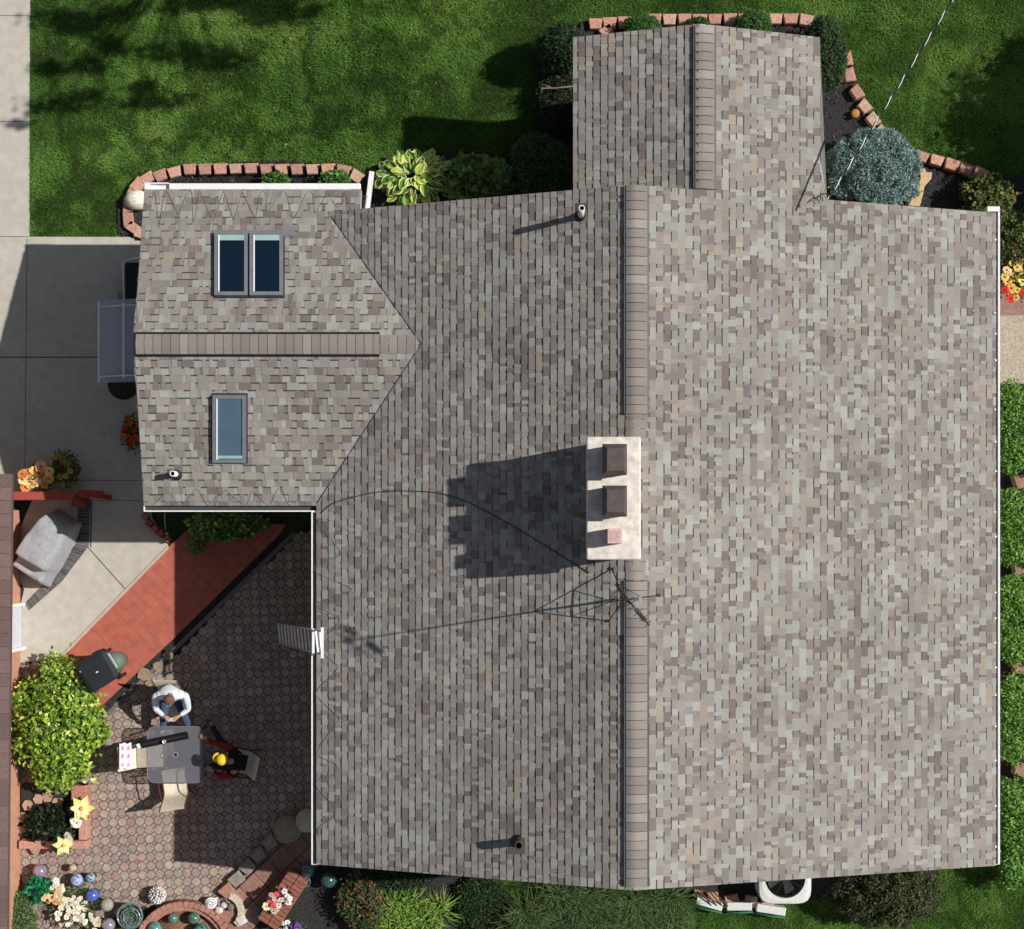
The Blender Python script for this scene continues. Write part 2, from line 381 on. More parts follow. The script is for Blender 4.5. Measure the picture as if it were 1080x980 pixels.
        for dx, dy in ((-1,-1),(1,-1),(1,1),(-1,1)):
            x = X_+dx*st/2; y = Y_+dy*st/2; V.append(np.stack([x, y, gz(x,y)+.03+.03*vnoise(x*6+9,y*6+9,4)], 1))
        V = np.stack(V, 1).reshape(-1,3); o = mesh_obj(nm, V, np.arange(len(V)).reshape(-1,4), None, M['soil']); struct(o)
        global BEDN; BEDN = poly
        chips('mulch', poly, [], 260, .05, [(.03,.03,.032),(.06,.058,.06),(.02,.018,.018),(.12,.12,.12)], 5, 'dark bark mulch covering the beds along the house', 'mulch', .05)
    # south garden soil, right hand strip; last dark sheet paints shade beside the grill
    for nm, L in (('south_bed', [(318,905),(500,915),(500,1010),(300,1010),(262,985)]),('east_bed', [(1040,405),(1120,405),(1120,870),(1040,900)]),('south_shrub_bed', [(690,925),(985,915),(985,940),(870,948),(700,950)]),('grill_shade_sheet', [(-6,528),(34,528),(22,556),(15,598),(26,622),(20,646),(-6,646)])):
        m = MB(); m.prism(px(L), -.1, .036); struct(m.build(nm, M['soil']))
    m = MB(); m.prism(px([(1040,332),(1130,332),(1130,405),(1040,405)]), -.2, .06, (.42,.36,.29)); struct(m.build('entrance_path', M['stone']))
    m = MB(); m.prism([tuple(G(u,v))[:2] for u,v in [(1040,298),(1125,298),(1125,333),(1040,333)]], lambda x,y: gz(x,y)-.2, lambda x,y: float(gz(x,y))+.07, (.34,.21,.18)); struct(m.build('brick_landing', M['stone']))
    # lawns
    G2 = lambda L: [tuple(G(u,v))[:2] for u,v in L]
    cols = [(.065,.15,.022),(.09,.215,.028),(.12,.275,.036),(.165,.335,.05),(.24,.36,.08)]
    driveh = G2([(-300,-200),(32.5,-200),(31.5,249),(160,250),(160,300),(-300,300)])
    blades('front_lawn_grass', G2([(20,-70),(1150,-70),(1150,260),(20,260)]), [BEDN, driveh], 4600, .075, .011, cols, 11, 'mown green lawn running above the house')
    blades('back_lawn_grass', G2([(480,925),(1150,880),(1150,1020),(480,1020)]), [px([(690,925),(985,915),(985,940),(870,948),(700,950)])], 4400, .075, .011, cols, 12, 'green lawn below the house at the bottom right')
    blades('side_lawn_grass', G2([(1082,180),(1200,180),(1200,330),(1082,330)]), [BEDN], 2500, .085, .011, cols, 13, 'strip of green lawn beyond the right flower bed')
setting()
# ------------------------------------------------------------------ the house
ZR = 6.0; XR = 1.467; PL = .421; PR = .356; XL = -4.415; XE = 8.49; YT = 6.417; YB = -5.985
def z_left(x): return ZR-PL*(XR-x)
def z_right(x): return ZR-PR*(x-XR)
YW = 3.812; ZW = 4.38; PW = .2965; XW = -7.73; YWT = 6.865; YWB = .845
def z_wing(y): return ZW-PW*abs(y-YW)
XN = 2.69; ZN = z_right(XN); PN = .36; XNL = .451; XNR = 4.946; YN = 9.38
def z_north(x): return ZN-PN*(XN-x)
house = thing('house', (2.0, 0.3, 0), 'large house with a brown and grey shingled roof filling the middle of the photo', 'house')
PAL0 = [(.345,.35,.32),(.30,.285,.265),(.275,.245,.228),(.195,.167,.157),(.345,.30,.25),(.31,.292,.27),(.24,.212,.20),(.375,.375,.35)]
PAL = [(r*.99*.97+.275*.03, g*.985*.97+.256*.03, b*.995*.97+.238*.03) for r,g,b in PAL0]
PWT = [20,24,20,13,6,20,13,8]
def slope(name, O, ds, da, p, s1, dc, lo, hi, parent, seed, th_=.010, band=.2):
    rs = random.Random(seed); O = Vector(O); ds = Vector(ds); da = Vector(da)
    T = (ds-Vector((0,0,p))).normalized(); n = T.cross(da); n = n if n.z > 0 else -n; n.normalize()
    def pt(s, a, h): return O+ds*s+da*a-Vector((0,0,p*s))+n*h
    mb = MB(); i = 0; s = 0.0
    flip = ds.cross(da).z > 0
    def q(a,b,c,d,col):
        mb.quad(*((a,b,c,d) if flip else (d,c,b,a)), col)
    while s < s1-.02:
        e = min(s+dc, s1); L0, L1, H0, H1 = lo(s+1e-4), lo(e-1e-4), hi(s+1e-4), hi(e-1e-4)
        a = min(L0,L1)-rs.uniform(0,.2); end = max(H0,H1); up = rs.random() < .5; last = None
        while a < end:
            w = rs.choice([.06,.08,.10,.12,.14,.17,.22]) if up else rs.choice([.05,.07,.09,.12,.16])
            b = a+w; h = .007 if up else 0
            col = rs.choices(PAL, PWT)[0]
            if last and rs.random() < .12: col = last
            last = col
            k = rs.uniform(.93,1.07)*.90; col = tuple(c*k for c in col)
            a0, b0 = max(a,L0), min(b,H0); a1, b1 = max(a,L1), min(b,H1)
            if b0 > a0 or b1 > a1:
                b0 = max(a0,b0); b1 = max(a1,b1)
                if a0 > H0: a0 = b0 = H0
                if a1 > H1: a1 = b1 = H1
                t0 = .001+h; t1 = th_+h
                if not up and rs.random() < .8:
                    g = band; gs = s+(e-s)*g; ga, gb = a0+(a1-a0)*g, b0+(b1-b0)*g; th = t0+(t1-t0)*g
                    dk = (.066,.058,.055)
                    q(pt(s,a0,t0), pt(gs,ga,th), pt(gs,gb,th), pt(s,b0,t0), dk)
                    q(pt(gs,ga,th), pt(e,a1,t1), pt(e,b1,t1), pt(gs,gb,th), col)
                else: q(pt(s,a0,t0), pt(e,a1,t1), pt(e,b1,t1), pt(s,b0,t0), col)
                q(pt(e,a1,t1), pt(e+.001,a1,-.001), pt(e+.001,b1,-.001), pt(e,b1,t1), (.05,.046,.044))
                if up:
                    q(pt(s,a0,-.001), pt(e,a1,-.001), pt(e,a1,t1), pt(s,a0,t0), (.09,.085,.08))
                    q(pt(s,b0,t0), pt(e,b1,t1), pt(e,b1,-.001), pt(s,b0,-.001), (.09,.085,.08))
            a = b; up = (not up) if rs.random() < .8 else up
        s = e
    return mb.build(name, M['shingle'], parent)
def deck(mb, pts, zf, d0=.012, d1=.16):
    mb.prism(pts, lambda x,y: zf(x,y)-d1, lambda x,y: zf(x,y)-d0)
def build_house():
    dk = MB()
    deck(dk, [(XL,YB),(XR,YB),(XR,YT),(XL,YT)], lambda x,y: z_left(x))
    deck(dk, [(XR,YB),(XE,YB),(XE,YT),(XNR,YT),(XNR,YN),(XN,YN),(XN,YT),(XR,YT)], lambda x,y: z_right(x))
    deck(dk, [(XNL,YT-.3),(XN,YT-.3),(XN,YN),(XNL,YN)], lambda x,y: z_north(x))
    deck(dk, [(XW,YW),(-2.38,YW),(-4.2,YT),(-3.6,YT),(-3.6,YWT),(XW,YWT)], lambda x,y: z_wing(y))
    deck(dk, [(XW,YWB),(XL,YWB),(-2.38,YW),(XW,YW)], lambda x,y: z_wing(y))
    roof = dk.build('roof', M['deck'], house)
    slope('roof_shingles', (XR,0,ZR), (-1,0,0), (0,1,0), PL, XR-XL+.02, .1315, lambda s: YB, lambda s: YT, roof, 1, .0145, .15)
    slope('roof_shingles', (XR,0,ZR), (1,0,0), (0,1,0), PR, XE-XR, .1335, lambda s: YB-.004*s, lambda s: YN if XN-XR < s < XNR-XR else YT, roof, 2)
    slope('roof_shingles', (XN,0,ZN), (-1,0,0), (0,1,0), PN, XN-XNL+.02, .135, lambda s: YT-.25, lambda s: YN, roof, 3, .0145, .15)
    vx = lambda s: -2.381-.704*s
    slope('roof_shingles', (0,YW,ZW), (0,1,0), (1,0,0), PW, YWT-YW, .1375, lambda s: XW+.03*(1-s/3), lambda s: vx(s)+.12 if s < YT-YW else -3.6, roof, 4)
    slope('roof_shingles', (0,YW,ZW), (0,-1,0), (1,0,0), PW, YW-YWB, .1375, lambda s: XW+.03*(1-s/3), lambda s: vx(s)+.03, roof, 5)
    # ridges
    capc = [(.25,.225,.205),(.22,.20,.185),(.28,.255,.235),(.235,.205,.19)]
    def caps(axis, base, a0, a1, wl, wr, pl, pr, lift, name='ridge_caps', pitch=.163):
        mb = MB(); cs = [-wl,-wl*.6,-.06,0,.06,wr*.5,wr]; a = a0
        def pt(aa, c, h):
            z = base[1]+lift+h-(pl if c < 0 else pr)*(math.sqrt(c*c+.0025)-.02); x = base[0]+c
            return (x, aa, z) if axis == 'Y' else (aa, base[0]+c, z)
        while a < a1-.03:
            b = min(a+pitch-.010, a1); k = rnd.uniform(.93,1.07); col = tuple(t*k for t in rnd.choice(capc)); vs = []
            for (aa, h) in ((a,.016),(b,.010)):
                vs += [pt(aa,c,h) for c in cs]
            n = len(cs); fs = [(i, i+1, n+i+1, n+i) if axis == 'Y' else (i+1, i, n+i, n+i+1) for i in range(n-1)]
            mb.add(vs, fs, col, True)
            for aa, h in ((a,.016),(b,.010)):
                for i in range(n-1): mb.quad(pt(aa,cs[i],h), pt(aa,cs[i+1],h), pt(aa,cs[i+1],-.01), pt(aa,cs[i],-.01), (.05,.045,.045))
            a += pitch
        for i in range(len(cs)-1):   # dark felt below the caps
            mb.quad(pt(a0,cs[i],.001), pt(a0,cs[i+1],.001), pt(a1,cs[i+1],.001), pt(a1,cs[i],.001), (.035,.032,.032))
        return mb.build(name, M['shingle'], roof)
    def vent(axis, base, a0, a1, wl, wr, pl, pr, lift):
        mb = MB()
        def strip(c0, c1, zt, zb, mbx=mb):
            z = lambda c: base[1]-(pl if c < 0 else pr)*abs(c)
            v = []
            for aa in (a0, a1):
                for c, zz in ((c0, z(c0)+zb), (c1, z(c1)+zb), (c1, z(c1)+zt), (c0, z(c0)+zt)):
                    v.append((base[0]+c, aa, zz) if axis == 'Y' else (aa, base[0]+c, zz))
            mbx.add(v, [(0,1,2,3),(7,6,5,4),(0,4,5,1),(1,5,6,2),(2,6,7,3),(3,7,4,0)])
        ex = .022 if axis == 'Y' else .042; exr = .036 if axis == 'Y' else .042
        strip(-wl-ex, -wl+.05, lift+.012, -.01); strip(wr-.05, wr+exr, lift+.010, -.01)
        o = mb.build('ridge_vent', M['black'], roof)
        if axis == 'Y':
            m2 = MB(); strip(-wl-.030, -wl-.019, lift+.016, lift-.004, m2); m2.build('vent_trim', M['alu'], roof)
        else:
            m3 = MB(); m3.box(((a0-.02), base[0], base[1]+lift*.2), (.045, wl+wr+.06, .06)); m3.build('ridge_vent_end', M['black'], roof)
        caps(axis, base, a0, a1, wl, wr, pl, pr, lift)
    yv = lambda v, D: (PV-v)*D/F
    vent('Y', (XR,ZR), yv(436,29.9), YT-.01, .13, .245, PL, PR, .045)
    caps('Y', (XR,ZR), yv(461,29.9), yv(437.5,29.9), .13, .22, PL, PR, .006)
    caps('Y', (XR,ZR), yv(612,29.9), yv(590,29.9), .13, .22, PL, PR, .006)
    vent('Y', (XR,ZR), YB+.06, yv(612.5,29.9), .13, .245, PL, PR, .045)
    vent('Y', (XN,ZN), YT+.02, YN-.03, .10, .245, PN, PR, .045)
    xw = lambda u: (u-PU)*31.6/F
    vent('X', (YW,ZW), XW+.06, xw(400), .185, .185, PW, PW, .035)
    caps('X', (YW,ZW), xw(401), xw(441), .17, .17, PW, PW, .004)
    # walls
    w = MB()
    def gable(sec, a0, a1, axis):
        n = len(sec); pts = [(x,a,z) if axis=='Y' else (a,x,z) for a in (a0,a1) for x,z in sec]
        w.add(pts, [tuple(range(n)), tuple(range(2*n-1,n-1,-1))]+[(i,n+i,n+(i+1)%n,(i+1)%n) for i in range(n)])
    gable([(-4.1,-.2),(-4.1,z_left(-4.1)-.17),(XR,ZR-.17),(8.1,z_right(8.1)-.17),(8.1,-.2)], YB+.35, YT-.3, 'Y')
    gable([(1.15,-.2),(1.15,YW*0+z_wing(1.15)-.17),(YW,ZW-.17),(6.45,z_wing(6.45)-.17),(6.45,-.2)], XW+.3, -4.0, 'X')
    gable([(.85,0),(.85,z_north(.85)-.17),(XN,ZN-.17),(4.55,z_right(4.55)-.17),(4.55,0)], YT-.4, YN-.35, 'Y')
    w.build('wall', M['siding'], house)
    # door and steps under the canopy
    d = MB(); d.box((XW+.28, 3.6, 1.25), (.06,.95,2.1), col=(.75,.75,.73)); dd = d.build('door', M['vc'], house)
    k = MB(); k.ball((XW+.22, 3.25, 1.2), .035, (.5,.45,.3)); k.build('handle', M['alu'], dd)
    # gutters: U channels
    def gutter(a, b, out, name='gutter', w=.115, h=.10, lipw=.022):
        a, b, out = Vector(a), Vector(b), Vector(out); up = Vector((0,0,1)); mb = MB(); L = (b-a).normalized()
        def bar(o0, o1, z0, z1, col, ex=0):
            A, B = a-L*ex, b+L*ex
            v = [A+out*o0+up*z0, A+out*o1+up*z0, A+out*o1+up*z1, A+out*o0+up*z1, B+out*o0+up*z0, B+out*o1+up*z0, B+out*o1+up*z1, B+out*o0+up*z1]
            mb.add(v, [(0,3,2,1),(4,5,6,7),(0,1,5,4),(1,2,6,5),(2,3,7,6),(3,0,4,7)], col)
        bar(.0, w, -h, -h+.008, (.06,.058,.055)); bar(w-lipw*.2, w+lipw*.8, -h-.004, 0, (.8,.81,.82)); bar(-.012, .003, -h-.002, -.012, (.3,.3,.3))
        for A, s in ((a,-1),(b,1)):
            c = A+out*(w/2)+up*(-h/2)+L*s*.006; ax = Matrix((out, L, up)).transposed()
            mb.box(c, (w+lipw, .008, h), rot=ax, col=(.8,.81,.82))
        return mb, mb.build(name, M['vc'], house)
    ze = z_left(XL)
    gutter((XL-.01,YB,ze-.01), (XL-.01,YWB-.13,ze-.01), (-1,0,0), w=.10, lipw=.02)
    gutter((XW,YWB-.005,z_wing(YWB)-.01), (XL-.01,YWB-.005,z_wing(YWB)-.01), (0,-1,0), w=.095)
    gutter((XE,YB,z_right(XE)-.01), (XE,YT+.02,z_right(XE)-.01), (1,0,0), w=.055, lipw=.035)
    g = MB(); g.box((XE-.05, YT+.07, z_right(XE)-.02), (.24,.1,.10), bev=.01); g.build('downspout', M['white'], house)
    zt = z_wing(YWT); xa = (152-PU)*(H-zt)/F; xb = (380-PU)*(H-zt)/F; x2 = (178-PU)*(H-zt)/F
    g = MB(); g.box(((x2+xb)/2, YWT+.06, zt-.06), (xb-x2, .13, .10), bev=.012)
    g.box(((xa+x2)/2, YWT+.125, zt-.05), (x2-xa,.02,.1)); g.box((xa+.05, YWT+.06, zt-.06), (.1,.13,.1), bev=.01); g.box(((xa+x2)/2, YWT+.06, zt-.10), (x2-xa,.13,.01))
    g.build('gutter', M['white'], house)
    g = MB(); p0 = P(391,187,1.9); p1 = P(386,222,3.2); g.tube([p0, p0+Vector((0,0,.02)), p1+Vector((0,0,-.1))], .05, 8); g.box(P(390,200,2.6), (.09,.7,.09), rz=R(-7)); g.build('downspout', M['white'], house)
    # plane helpers
    def plane(u, v, z0, gx, gy, h=0):
        D = (H-z0)/(1+gx*(u-PU)/F+gy*(PV-v)/F); p = Vector(((u-PU)*D/F, (PV-v)*D/F, H-D))
        n = Vector((-gx,-gy,1)).normalized(); return p+n*h
    global onL, onR, onWT, onWB
    onL = lambda u,v,h=0: plane(u,v,ZR-PL*XR,PL,0,h)
    onR = lambda u,v,h=0: plane(u,v,ZR+PR*XR,-PR,0,h)
    onWT = lambda u,v,h=0: plane(u,v,ZW+PW*YW,0,-PW,h)
    onWB = lambda u,v,h=0: plane(u,v,ZW-PW*YW,0,PW,h)
    # skylights
    navy = mat('skylight_glass_dark', (.002,.010,.024), .06, spec=.5, coat=.3); pale = mat('skylight_glass_pale', (.075,.125,.17), .3, ns=4, na=.08, spec=.4)
    frm = mat('skylight_frame', (.22,.235,.26), .45, metal=.3, ns=8, na=.1)
    mint = mat('skylight_head', (.30,.46,.42), .4, ns=6, na=.06)
    def bx(mb, on, u0, v0, u1, v1, h0, h1, col=(.5,.5,.5), taper=0):
        lo = [on(u0,v0,h0), on(u1,v0,h0), on(u1,v1,h0), on(u0,v1,h0)]
        n = (on(u0,v0,1)-on(u0,v0,0)); hi = [p+n*(h1-h0) for p in lo]
        mb.add(lo+hi, [(0,1,2,3),(7,6,5,4),(4,5,1,0),(5,6,2,1),(6,7,3,2),(7,4,0,3)], col)
    def skylight(on, u0, v0, u1, v1, glass, head, bar, label):
        h = .10; o = None
        f = MB(); t = 3.6
        bx(f, on, u0,v0,u1,v0+t,-.02,h); bx(f, on, u0,v1-t,u1,v1,-.02,h); bx(f, on, u0,v0+t,u0+t+1,v1-t,-.02,h); bx(f, on, u1-t,v0+t,u1,v1-t,-.02,h)
        o = f.build('skylight', frm, house); o['label'] = label
        g = MB(); bx(g, on, u0+t,v0+t,u1-t+.5,v1-t+.5,.05,h-.02); g.build('glass', glass, o)
        g = MB()
        if head: bx(g, on, u0+t+1.5,v0+t,u1-t,v0+t+head,h-.01,h+.006); 
        else: bx(g, on, u0+t+1,v1-t-4,u1-t,v1-t-1,h-.01,h+.004)
        g.build('head_trim', mint, o)
        g = MB(); bx(g, on, u0+t+.6,v0+t,u0+t+2,v1-t,h-.005,h+.012); g.build('glazing_bar', M['white'], o)
        g = MB(); bx(g, on, u0-1.6,v0-1.4,u1+1.4,v1+1.4,-.01,.022); g.build('flashing', M['darkmetal'], o)
    fl = MB(); bx(fl, onWT, 224,243.5,311,250,.0,.028); fl.build('flashing', frm, house)
    skylight(onWT, 227,247,262,313.5, navy, 5.5, 0, 'left pane of the dark blue double skylight')
    skylight(onWT, 264,247,299,313.5, navy, 5.5, 0, 'right pane of the dark blue double skylight')
    skylight(onWB, 225,416,260,487, pale, 0, 0, 'pale blue single skylight')
    # chimney
    zc = H-29.0; c0, c1 = P(618.5,460.5,zc), P(676,590.5,zc); cx, cy = (c0.x+c1.x)/2, (c0.y+c1.y)/2; wx, wy = c1.x-c0.x, c0.y-c1.y
    b = MB(); b.box((cx,cy,(zc-.1+4)/2), (wx-.10,wy-.10,zc-.1-4), col=(.3,.14,.1)); ch = b.build('chimney', M['brickwall'], house)
    c = MB(); c.box((cx,cy,zc-.06), (wx,wy,.12), bev=.03); c.build('chimney_crown', M['crown'], ch)
    brn = mat('cap_metal', (.10,.078,.075), .5, metal=.2, ns=12, na=.15, spec=.4)
    def cap(u0,v0,u1,v1,hh):
        zt_ = zc+hh; a, e = P(u0,v0,zt_), P(u1,v1,zt_); x0,x1,y0,y1 = a.x,e.x,e.y,a.y; m = MB(); 
        m.box(((x0+x1)/2,(y0+y1)/2,zc+hh*.42), (x1-x0-.04,y1-y0-.04,hh*.84))
        i = .075; lo = [(x0,y0,zt_-.07),(x1,y0,zt_-.07),(x1,y1,zt_-.07),(x0,y1,zt_-.07)]; hi = [(x0+i,y0+i,zt_),(x1-i*.8,y0+i,zt_),(x1-i*.8,y1-i,zt_),(x0+i,y1-i,zt_)]
        bb = [(p[0],p[1],p[2]-.03) for p in lo]
        m.add(bb+lo+hi, [(3,2,1,0),(8,9,10,11)]+[(k,(k+1)%4,4+(k+1)%4,4+k) for k in range(4)]+[(4+k,4+(k+1)%4,8+(k+1)%4,8+k) for k in range(4)])
        m.build('flue_cap', brn, ch)
    cap(635.5,468,661.5,501,.52); cap(635.5,512,661.5,545,.50)
    m = MB(); a = P(648.5,565.5,zc+.46); m.box((a.x,a.y,zc+.23), (.25,.25,.46), col=(.62,.42,.39), bev=.012); m.box((a.x,a.y,zc+.461), (.17,.17,.006), col=(.5,.36,.34))
    m.box(P(640,561,zc+.15), (.08,.09,.14), col=(.6,.42,.4)); m.build('flue_pot', M['matte'], ch)
    # flashing round the chimney foot
    # vent pipes
    def pipe(on, u, v, h, r, col, flash, label, base=(0,0), hole=True):
        foot = on(u+base[0], v+base[1], 0); zt_ = foot.z+h; top = P(u,v,zt_); foot = on(u+base[0], v+base[1], 0); foot.x, foot.y = top.x, top.y
        m = MB(); m.lathe((top.x,top.y,foot.z-.15), [(r,0),(r,h+.15),(r*.72,h+.15),(r*.72,h)], 18, col); o = m.build('vent_pipe', M['vc'], house); o['label'] = label
        m = MB(); m.lathe((top.x,top.y,foot.z), [(r*.7,h-.02),(r*.01,h-.02)], 16, (.01,.01,.01)); m.build('pipe_bore', M['vc'], o)
        m = MB(); n = (on(u,v,1)-on(u,v,0)); q = [on(u+a*flash+base[0]*.5, v+b*flash+base[1]*.5, .012) for a,b in ((-1,-1),(1,-1),(1,1),(-1,1))]
        m.add(q+[p+n*.012 for p in q], [(0,1,2,3),(7,6,5,4),(4,5,1,0),(5,6,2,1),(6,7,3,2),(7,4,0,3)], (.13,.115,.11)); m.lathe((top.x,top.y,foot.z-.02), [(r*2.1,0),(r*1.25,.1),(r*1.02,.14)], 16, (.035,.035,.04)); m.build('pipe_flashing', M['vc'], o)
    pipe(onL, 613.6,219.5,.70,.055,(.75,.75,.73),5,'white plastic vent pipe near the top of the roof')
    pipe(onWB, 181.8,499.5,.38,.055,(.75,.75,.73),5.5,'short white vent pipe on the left wing',base=(1,1))
    pipe(onL, 547,892,.44,.075,(.05,.05,.055),8.5,'dark metal vent pipe near the lower edge of the roof',base=(-2.5,0))
    m = MB(); vl = lambda y: (1.467-(6-z_wing(y))/.421)
    for ya, yb in ((YW, YT-.1), (YW, YWB+.05)): m.tube([(vl(y), y, z_wing(y)+.012) for y in np.linspace(ya, yb, 8)], .013, 5, (.05,.047,.045))
    m.build('valley_flashing', M['vc'], roof)
    for v in (253,330,352,380,432,466,497,540,566,625,652,678,704,733,766,802,850,893): m = MB(); q = P(1049.5+(v%3)*.4, v, z_right(XE)+.02); m.box(q, (.035,.03,.02), col=(.8,.8,.8)); m.build('gutter_clip', M['white'], house)
    # de-icing cable zig zags and the loose wire on the roof
    def wire(pts, r, name, par, col=(.06,.06,.06), m='vc'):
        mb = MB(); mb.tube(pts, r, 5, col); return mb.build(name, M[m], par)
    def smooth(pts, k=5):
        out = []
        for i in range(len(pts)-1):
            p0 = pts[max(i-1,0)]; p1 = pts[i]; p2 = pts[i+1]; p3 = pts[min(i+2,len(pts)-1)]
            for j in range(k):
                t = j/k; out.append(tuple(.5*((2*b)+(-a+c)*t+(2*a-5*b+4*c-d)*t*t+(-a+3*b-3*c+d)*t**3) for a,b,c,d in zip(p0,p1,p2,p3)))
        return out+[tuple(pts[-1])]
    z = []; v = 548; k = 0
    while v < 895:
        z.append((335+rnd.uniform(0,3) if k%2==0 else 358+rnd.uniform(-9,9), v)); z.append((z[-1][0]+rnd.uniform(-5,6)*(1 if k%2 else 0), v+rnd.uniform(4,12))); v += rnd.uniform(16,34); k += 1
    wire([onL(u,v,.02) for u,v in smooth(z)], .0045, 'heating_cable', house, (.17,.165,.16))
    z = []; u = 158; k = 0
    while u < 372:
        z.append((u, 205 if k%2==0 else 226+rnd.uniform(-8,9))); z.append((u+rnd.uniform(1,7), z[-1][1]+rnd.uniform(-5,5)*(k%2))); u += rnd.uniform(6,15); k += 1
    wire([onWT(u,v,.02) for u,v in smooth(z)], .0042, 'heating_cable', house, (.20,.19,.185))
    z = []; u = 160; k = 0
    while u < 330:
        z.append((u, 531 if k%2==0 else 516+rnd.uniform(-6,7))); z.append((u+rnd.uniform(3,6), z[-1][1])); u += rnd.uniform(9,20); k += 1
    wire([onWB(u,v,.02) for u,v in smooth(z)], .0042, 'heating_cable', house, (.20,.19,.18))
    cab = smooth([(339,541),(352,531),(375,524),(400,519),(432,518),(462,520),(490,528),(520,543),(550,560),(578,577),(600,591),(622,604)], 6)
    o = wire([onL(u,v,.022) for u,v in cab], .009, 'aerial_cable', None, (.035,.035,.035)); tag(o, 'thin black aerial cable lying in a curve across the left roof slope', 'cable')
build_house()

# ------------------------------------------------------------------ aerial on the ridge
def aerial():
    zt = 9.15; foot = P(656,631,ZR+.05); top = Vector((foot.x+.02, foot.y, zt)); t = thing('television_aerial', foot, 'dark television aerial on a tripod beside the chimney, just below it', 'aerial')
    m = MB(); m.tube([foot+Vector((0,0,-.05)), top], .016, 8); m.build('mast', M['darkmetal'], t)
    ap = foot.lerp(top, .27)
    for on, u, v in ((onL,646,600),(onL,642,655),(onR,694,628)):
        m = MB(); q = on(u,v,.02); m.tube([ap, q], .011, 6); m.box(q, (.07,.05,.02)); m.build('leg', M['darkmetal'], t)
    m = MB(); c = ap.lerp(foot,.5)
    for a,b in ((0,1),(1,2),(0,2)):
        Q = [onL(646,600), onL(642,655), onR(694,628)]; m.tube([ap.lerp(Q[a],.5), ap.lerp(Q[b],.5)], .008, 5)
    m.build('brace', M['darkmetal'], t)
    b = MB(); d = Vector((.64,-.77,0)).normalized(); s = Vector((d.y,-d.x,0)); z = zt-.12; B0 = Vector((top.x,top.y,z))-d*.35; 
    b.tube([B0, B0+d*.80], .013, 6); bo = b.build('boom', M['darkmetal'], t)
    for i in range(7):
        e = MB(); c = B0+d*(.05+.12*i); l = .30-.025*i; e.tube([c-s*l*.45, c+s*l*.45], .006, 5); e.build('element', M['darkmetal'], bo)
    e = MB(); c = top+Vector((0,0,-.28)); e.tube([c-d*.40, c+d*.42], .009, 5); e.box(c+d*.24, (.24,.07,.04), rz=math.atan2(d.y,d.x)); e.box(c-d*.22, (.22,.06,.04), rz=math.atan2(d.y,d.x)); e.build('lower_boom', M['darkmetal'], t)
    e = MB(); c = top+Vector((.10,.01,-.02)); e.box(c, (.10,.05,.05), rz=.6); e.box(c+Vector((.04,.05,.02)), (.05,.10,.02), rz=.2); e.build('amplifier', M['alu'], t)
aerial()
def wires():
    # overhead supply: bright bare neutral twisted round black conductors
    a, b = P(1012,-12,6.05), P(873,211,5.45); t = thing('power_cable', b, 'twisted black and silver overhead power cable crossing the lawn at the top right', 'cable')
    L = (b-a).length; n = int(L/.03); m1 = MB(); m2 = MB(); P1 = []; P2 = []; P3 = []
    d = (b-a).normalized(); s = d.cross(Vector((0,0,1))).normalized(); w = s.cross(d)
    for i in range(n+1):
        q = a.lerp(b, i/n)-Vector((0,0,.35*math.sin(math.pi*i/n)*.4)); ph = i/n*L/.42*2*math.pi
        f = lambda o: q+(s*math.cos(ph+o)+w*math.sin(ph+o))*.011
        P1.append(f(0)); P2.append(f(2.1)); P3.append(f(4.2))
    m1.tube(P1, .0095, 6, (.8,.8,.8)); m1.build('bare_wire', M['white'], t); m2.tube(P2, .0105, 6); m2.tube(P3, .0105, 6); m2.build('insulated_wire', M['black'], t)
    m = MB(); q = P(870,206,5.5); m.tube([q+Vector((0,0,-2.0)), q+Vector((0,0,-.1))], .014, 8)
    pass
    m = MB()
    for k, (u, v, r) in enumerate(((868,209,.11),(863,211,.08))):
        c = P(u,v,4.95); m.tube([c+Vector((math.cos(x)*r, math.sin(x)*r*.7, .05*math.sin(2*x))) for x in np.linspace(-.3,3.6,14)], .009, 5)
    m.build('wire_loop', M['black'], house)
wires()
def ladder():
    x_top = XL-.16; y = (PV-676)*32.3/F
    foot = P(293,668,0.05); top = P(340,678,4.0); t = thing('ladder', (foot.x, foot.y, 0), 'aluminium ladder leaning on the left gutter above the patio', 'ladder')
    d = (top-foot); side = Vector((0,1,0)).cross(Vector((0,0,1)))*0+Vector((-.10,.99,0)).normalized(); w = .22
    for s in (-1,1):
        m = MB(); m.tube([foot+side*s*w*1.05, top+side*s*w*1.0], .022, 4); m.build('rail', M['galv'], t)
    L = d.length; n = 13
    for i in range(n):
        k = (i+.5)/n; c = foot.lerp(top,k); m = MB(); rr = Matrix((d.normalized(), side, d.normalized().cross(side))).transposed()
        m.box(c, (.055,w*2,.03), rot=rr, col=(.85,.86,.87)); m.build('rung', M['vc'], t)
    for c_, sz in ((top,(.05,.58,.05)),(P(330.5,677,3.55),(.045,.50,.04))): m = MB(); m.box(c_, sz); m.build('standoff_bar', M['white'], t)
ladder()
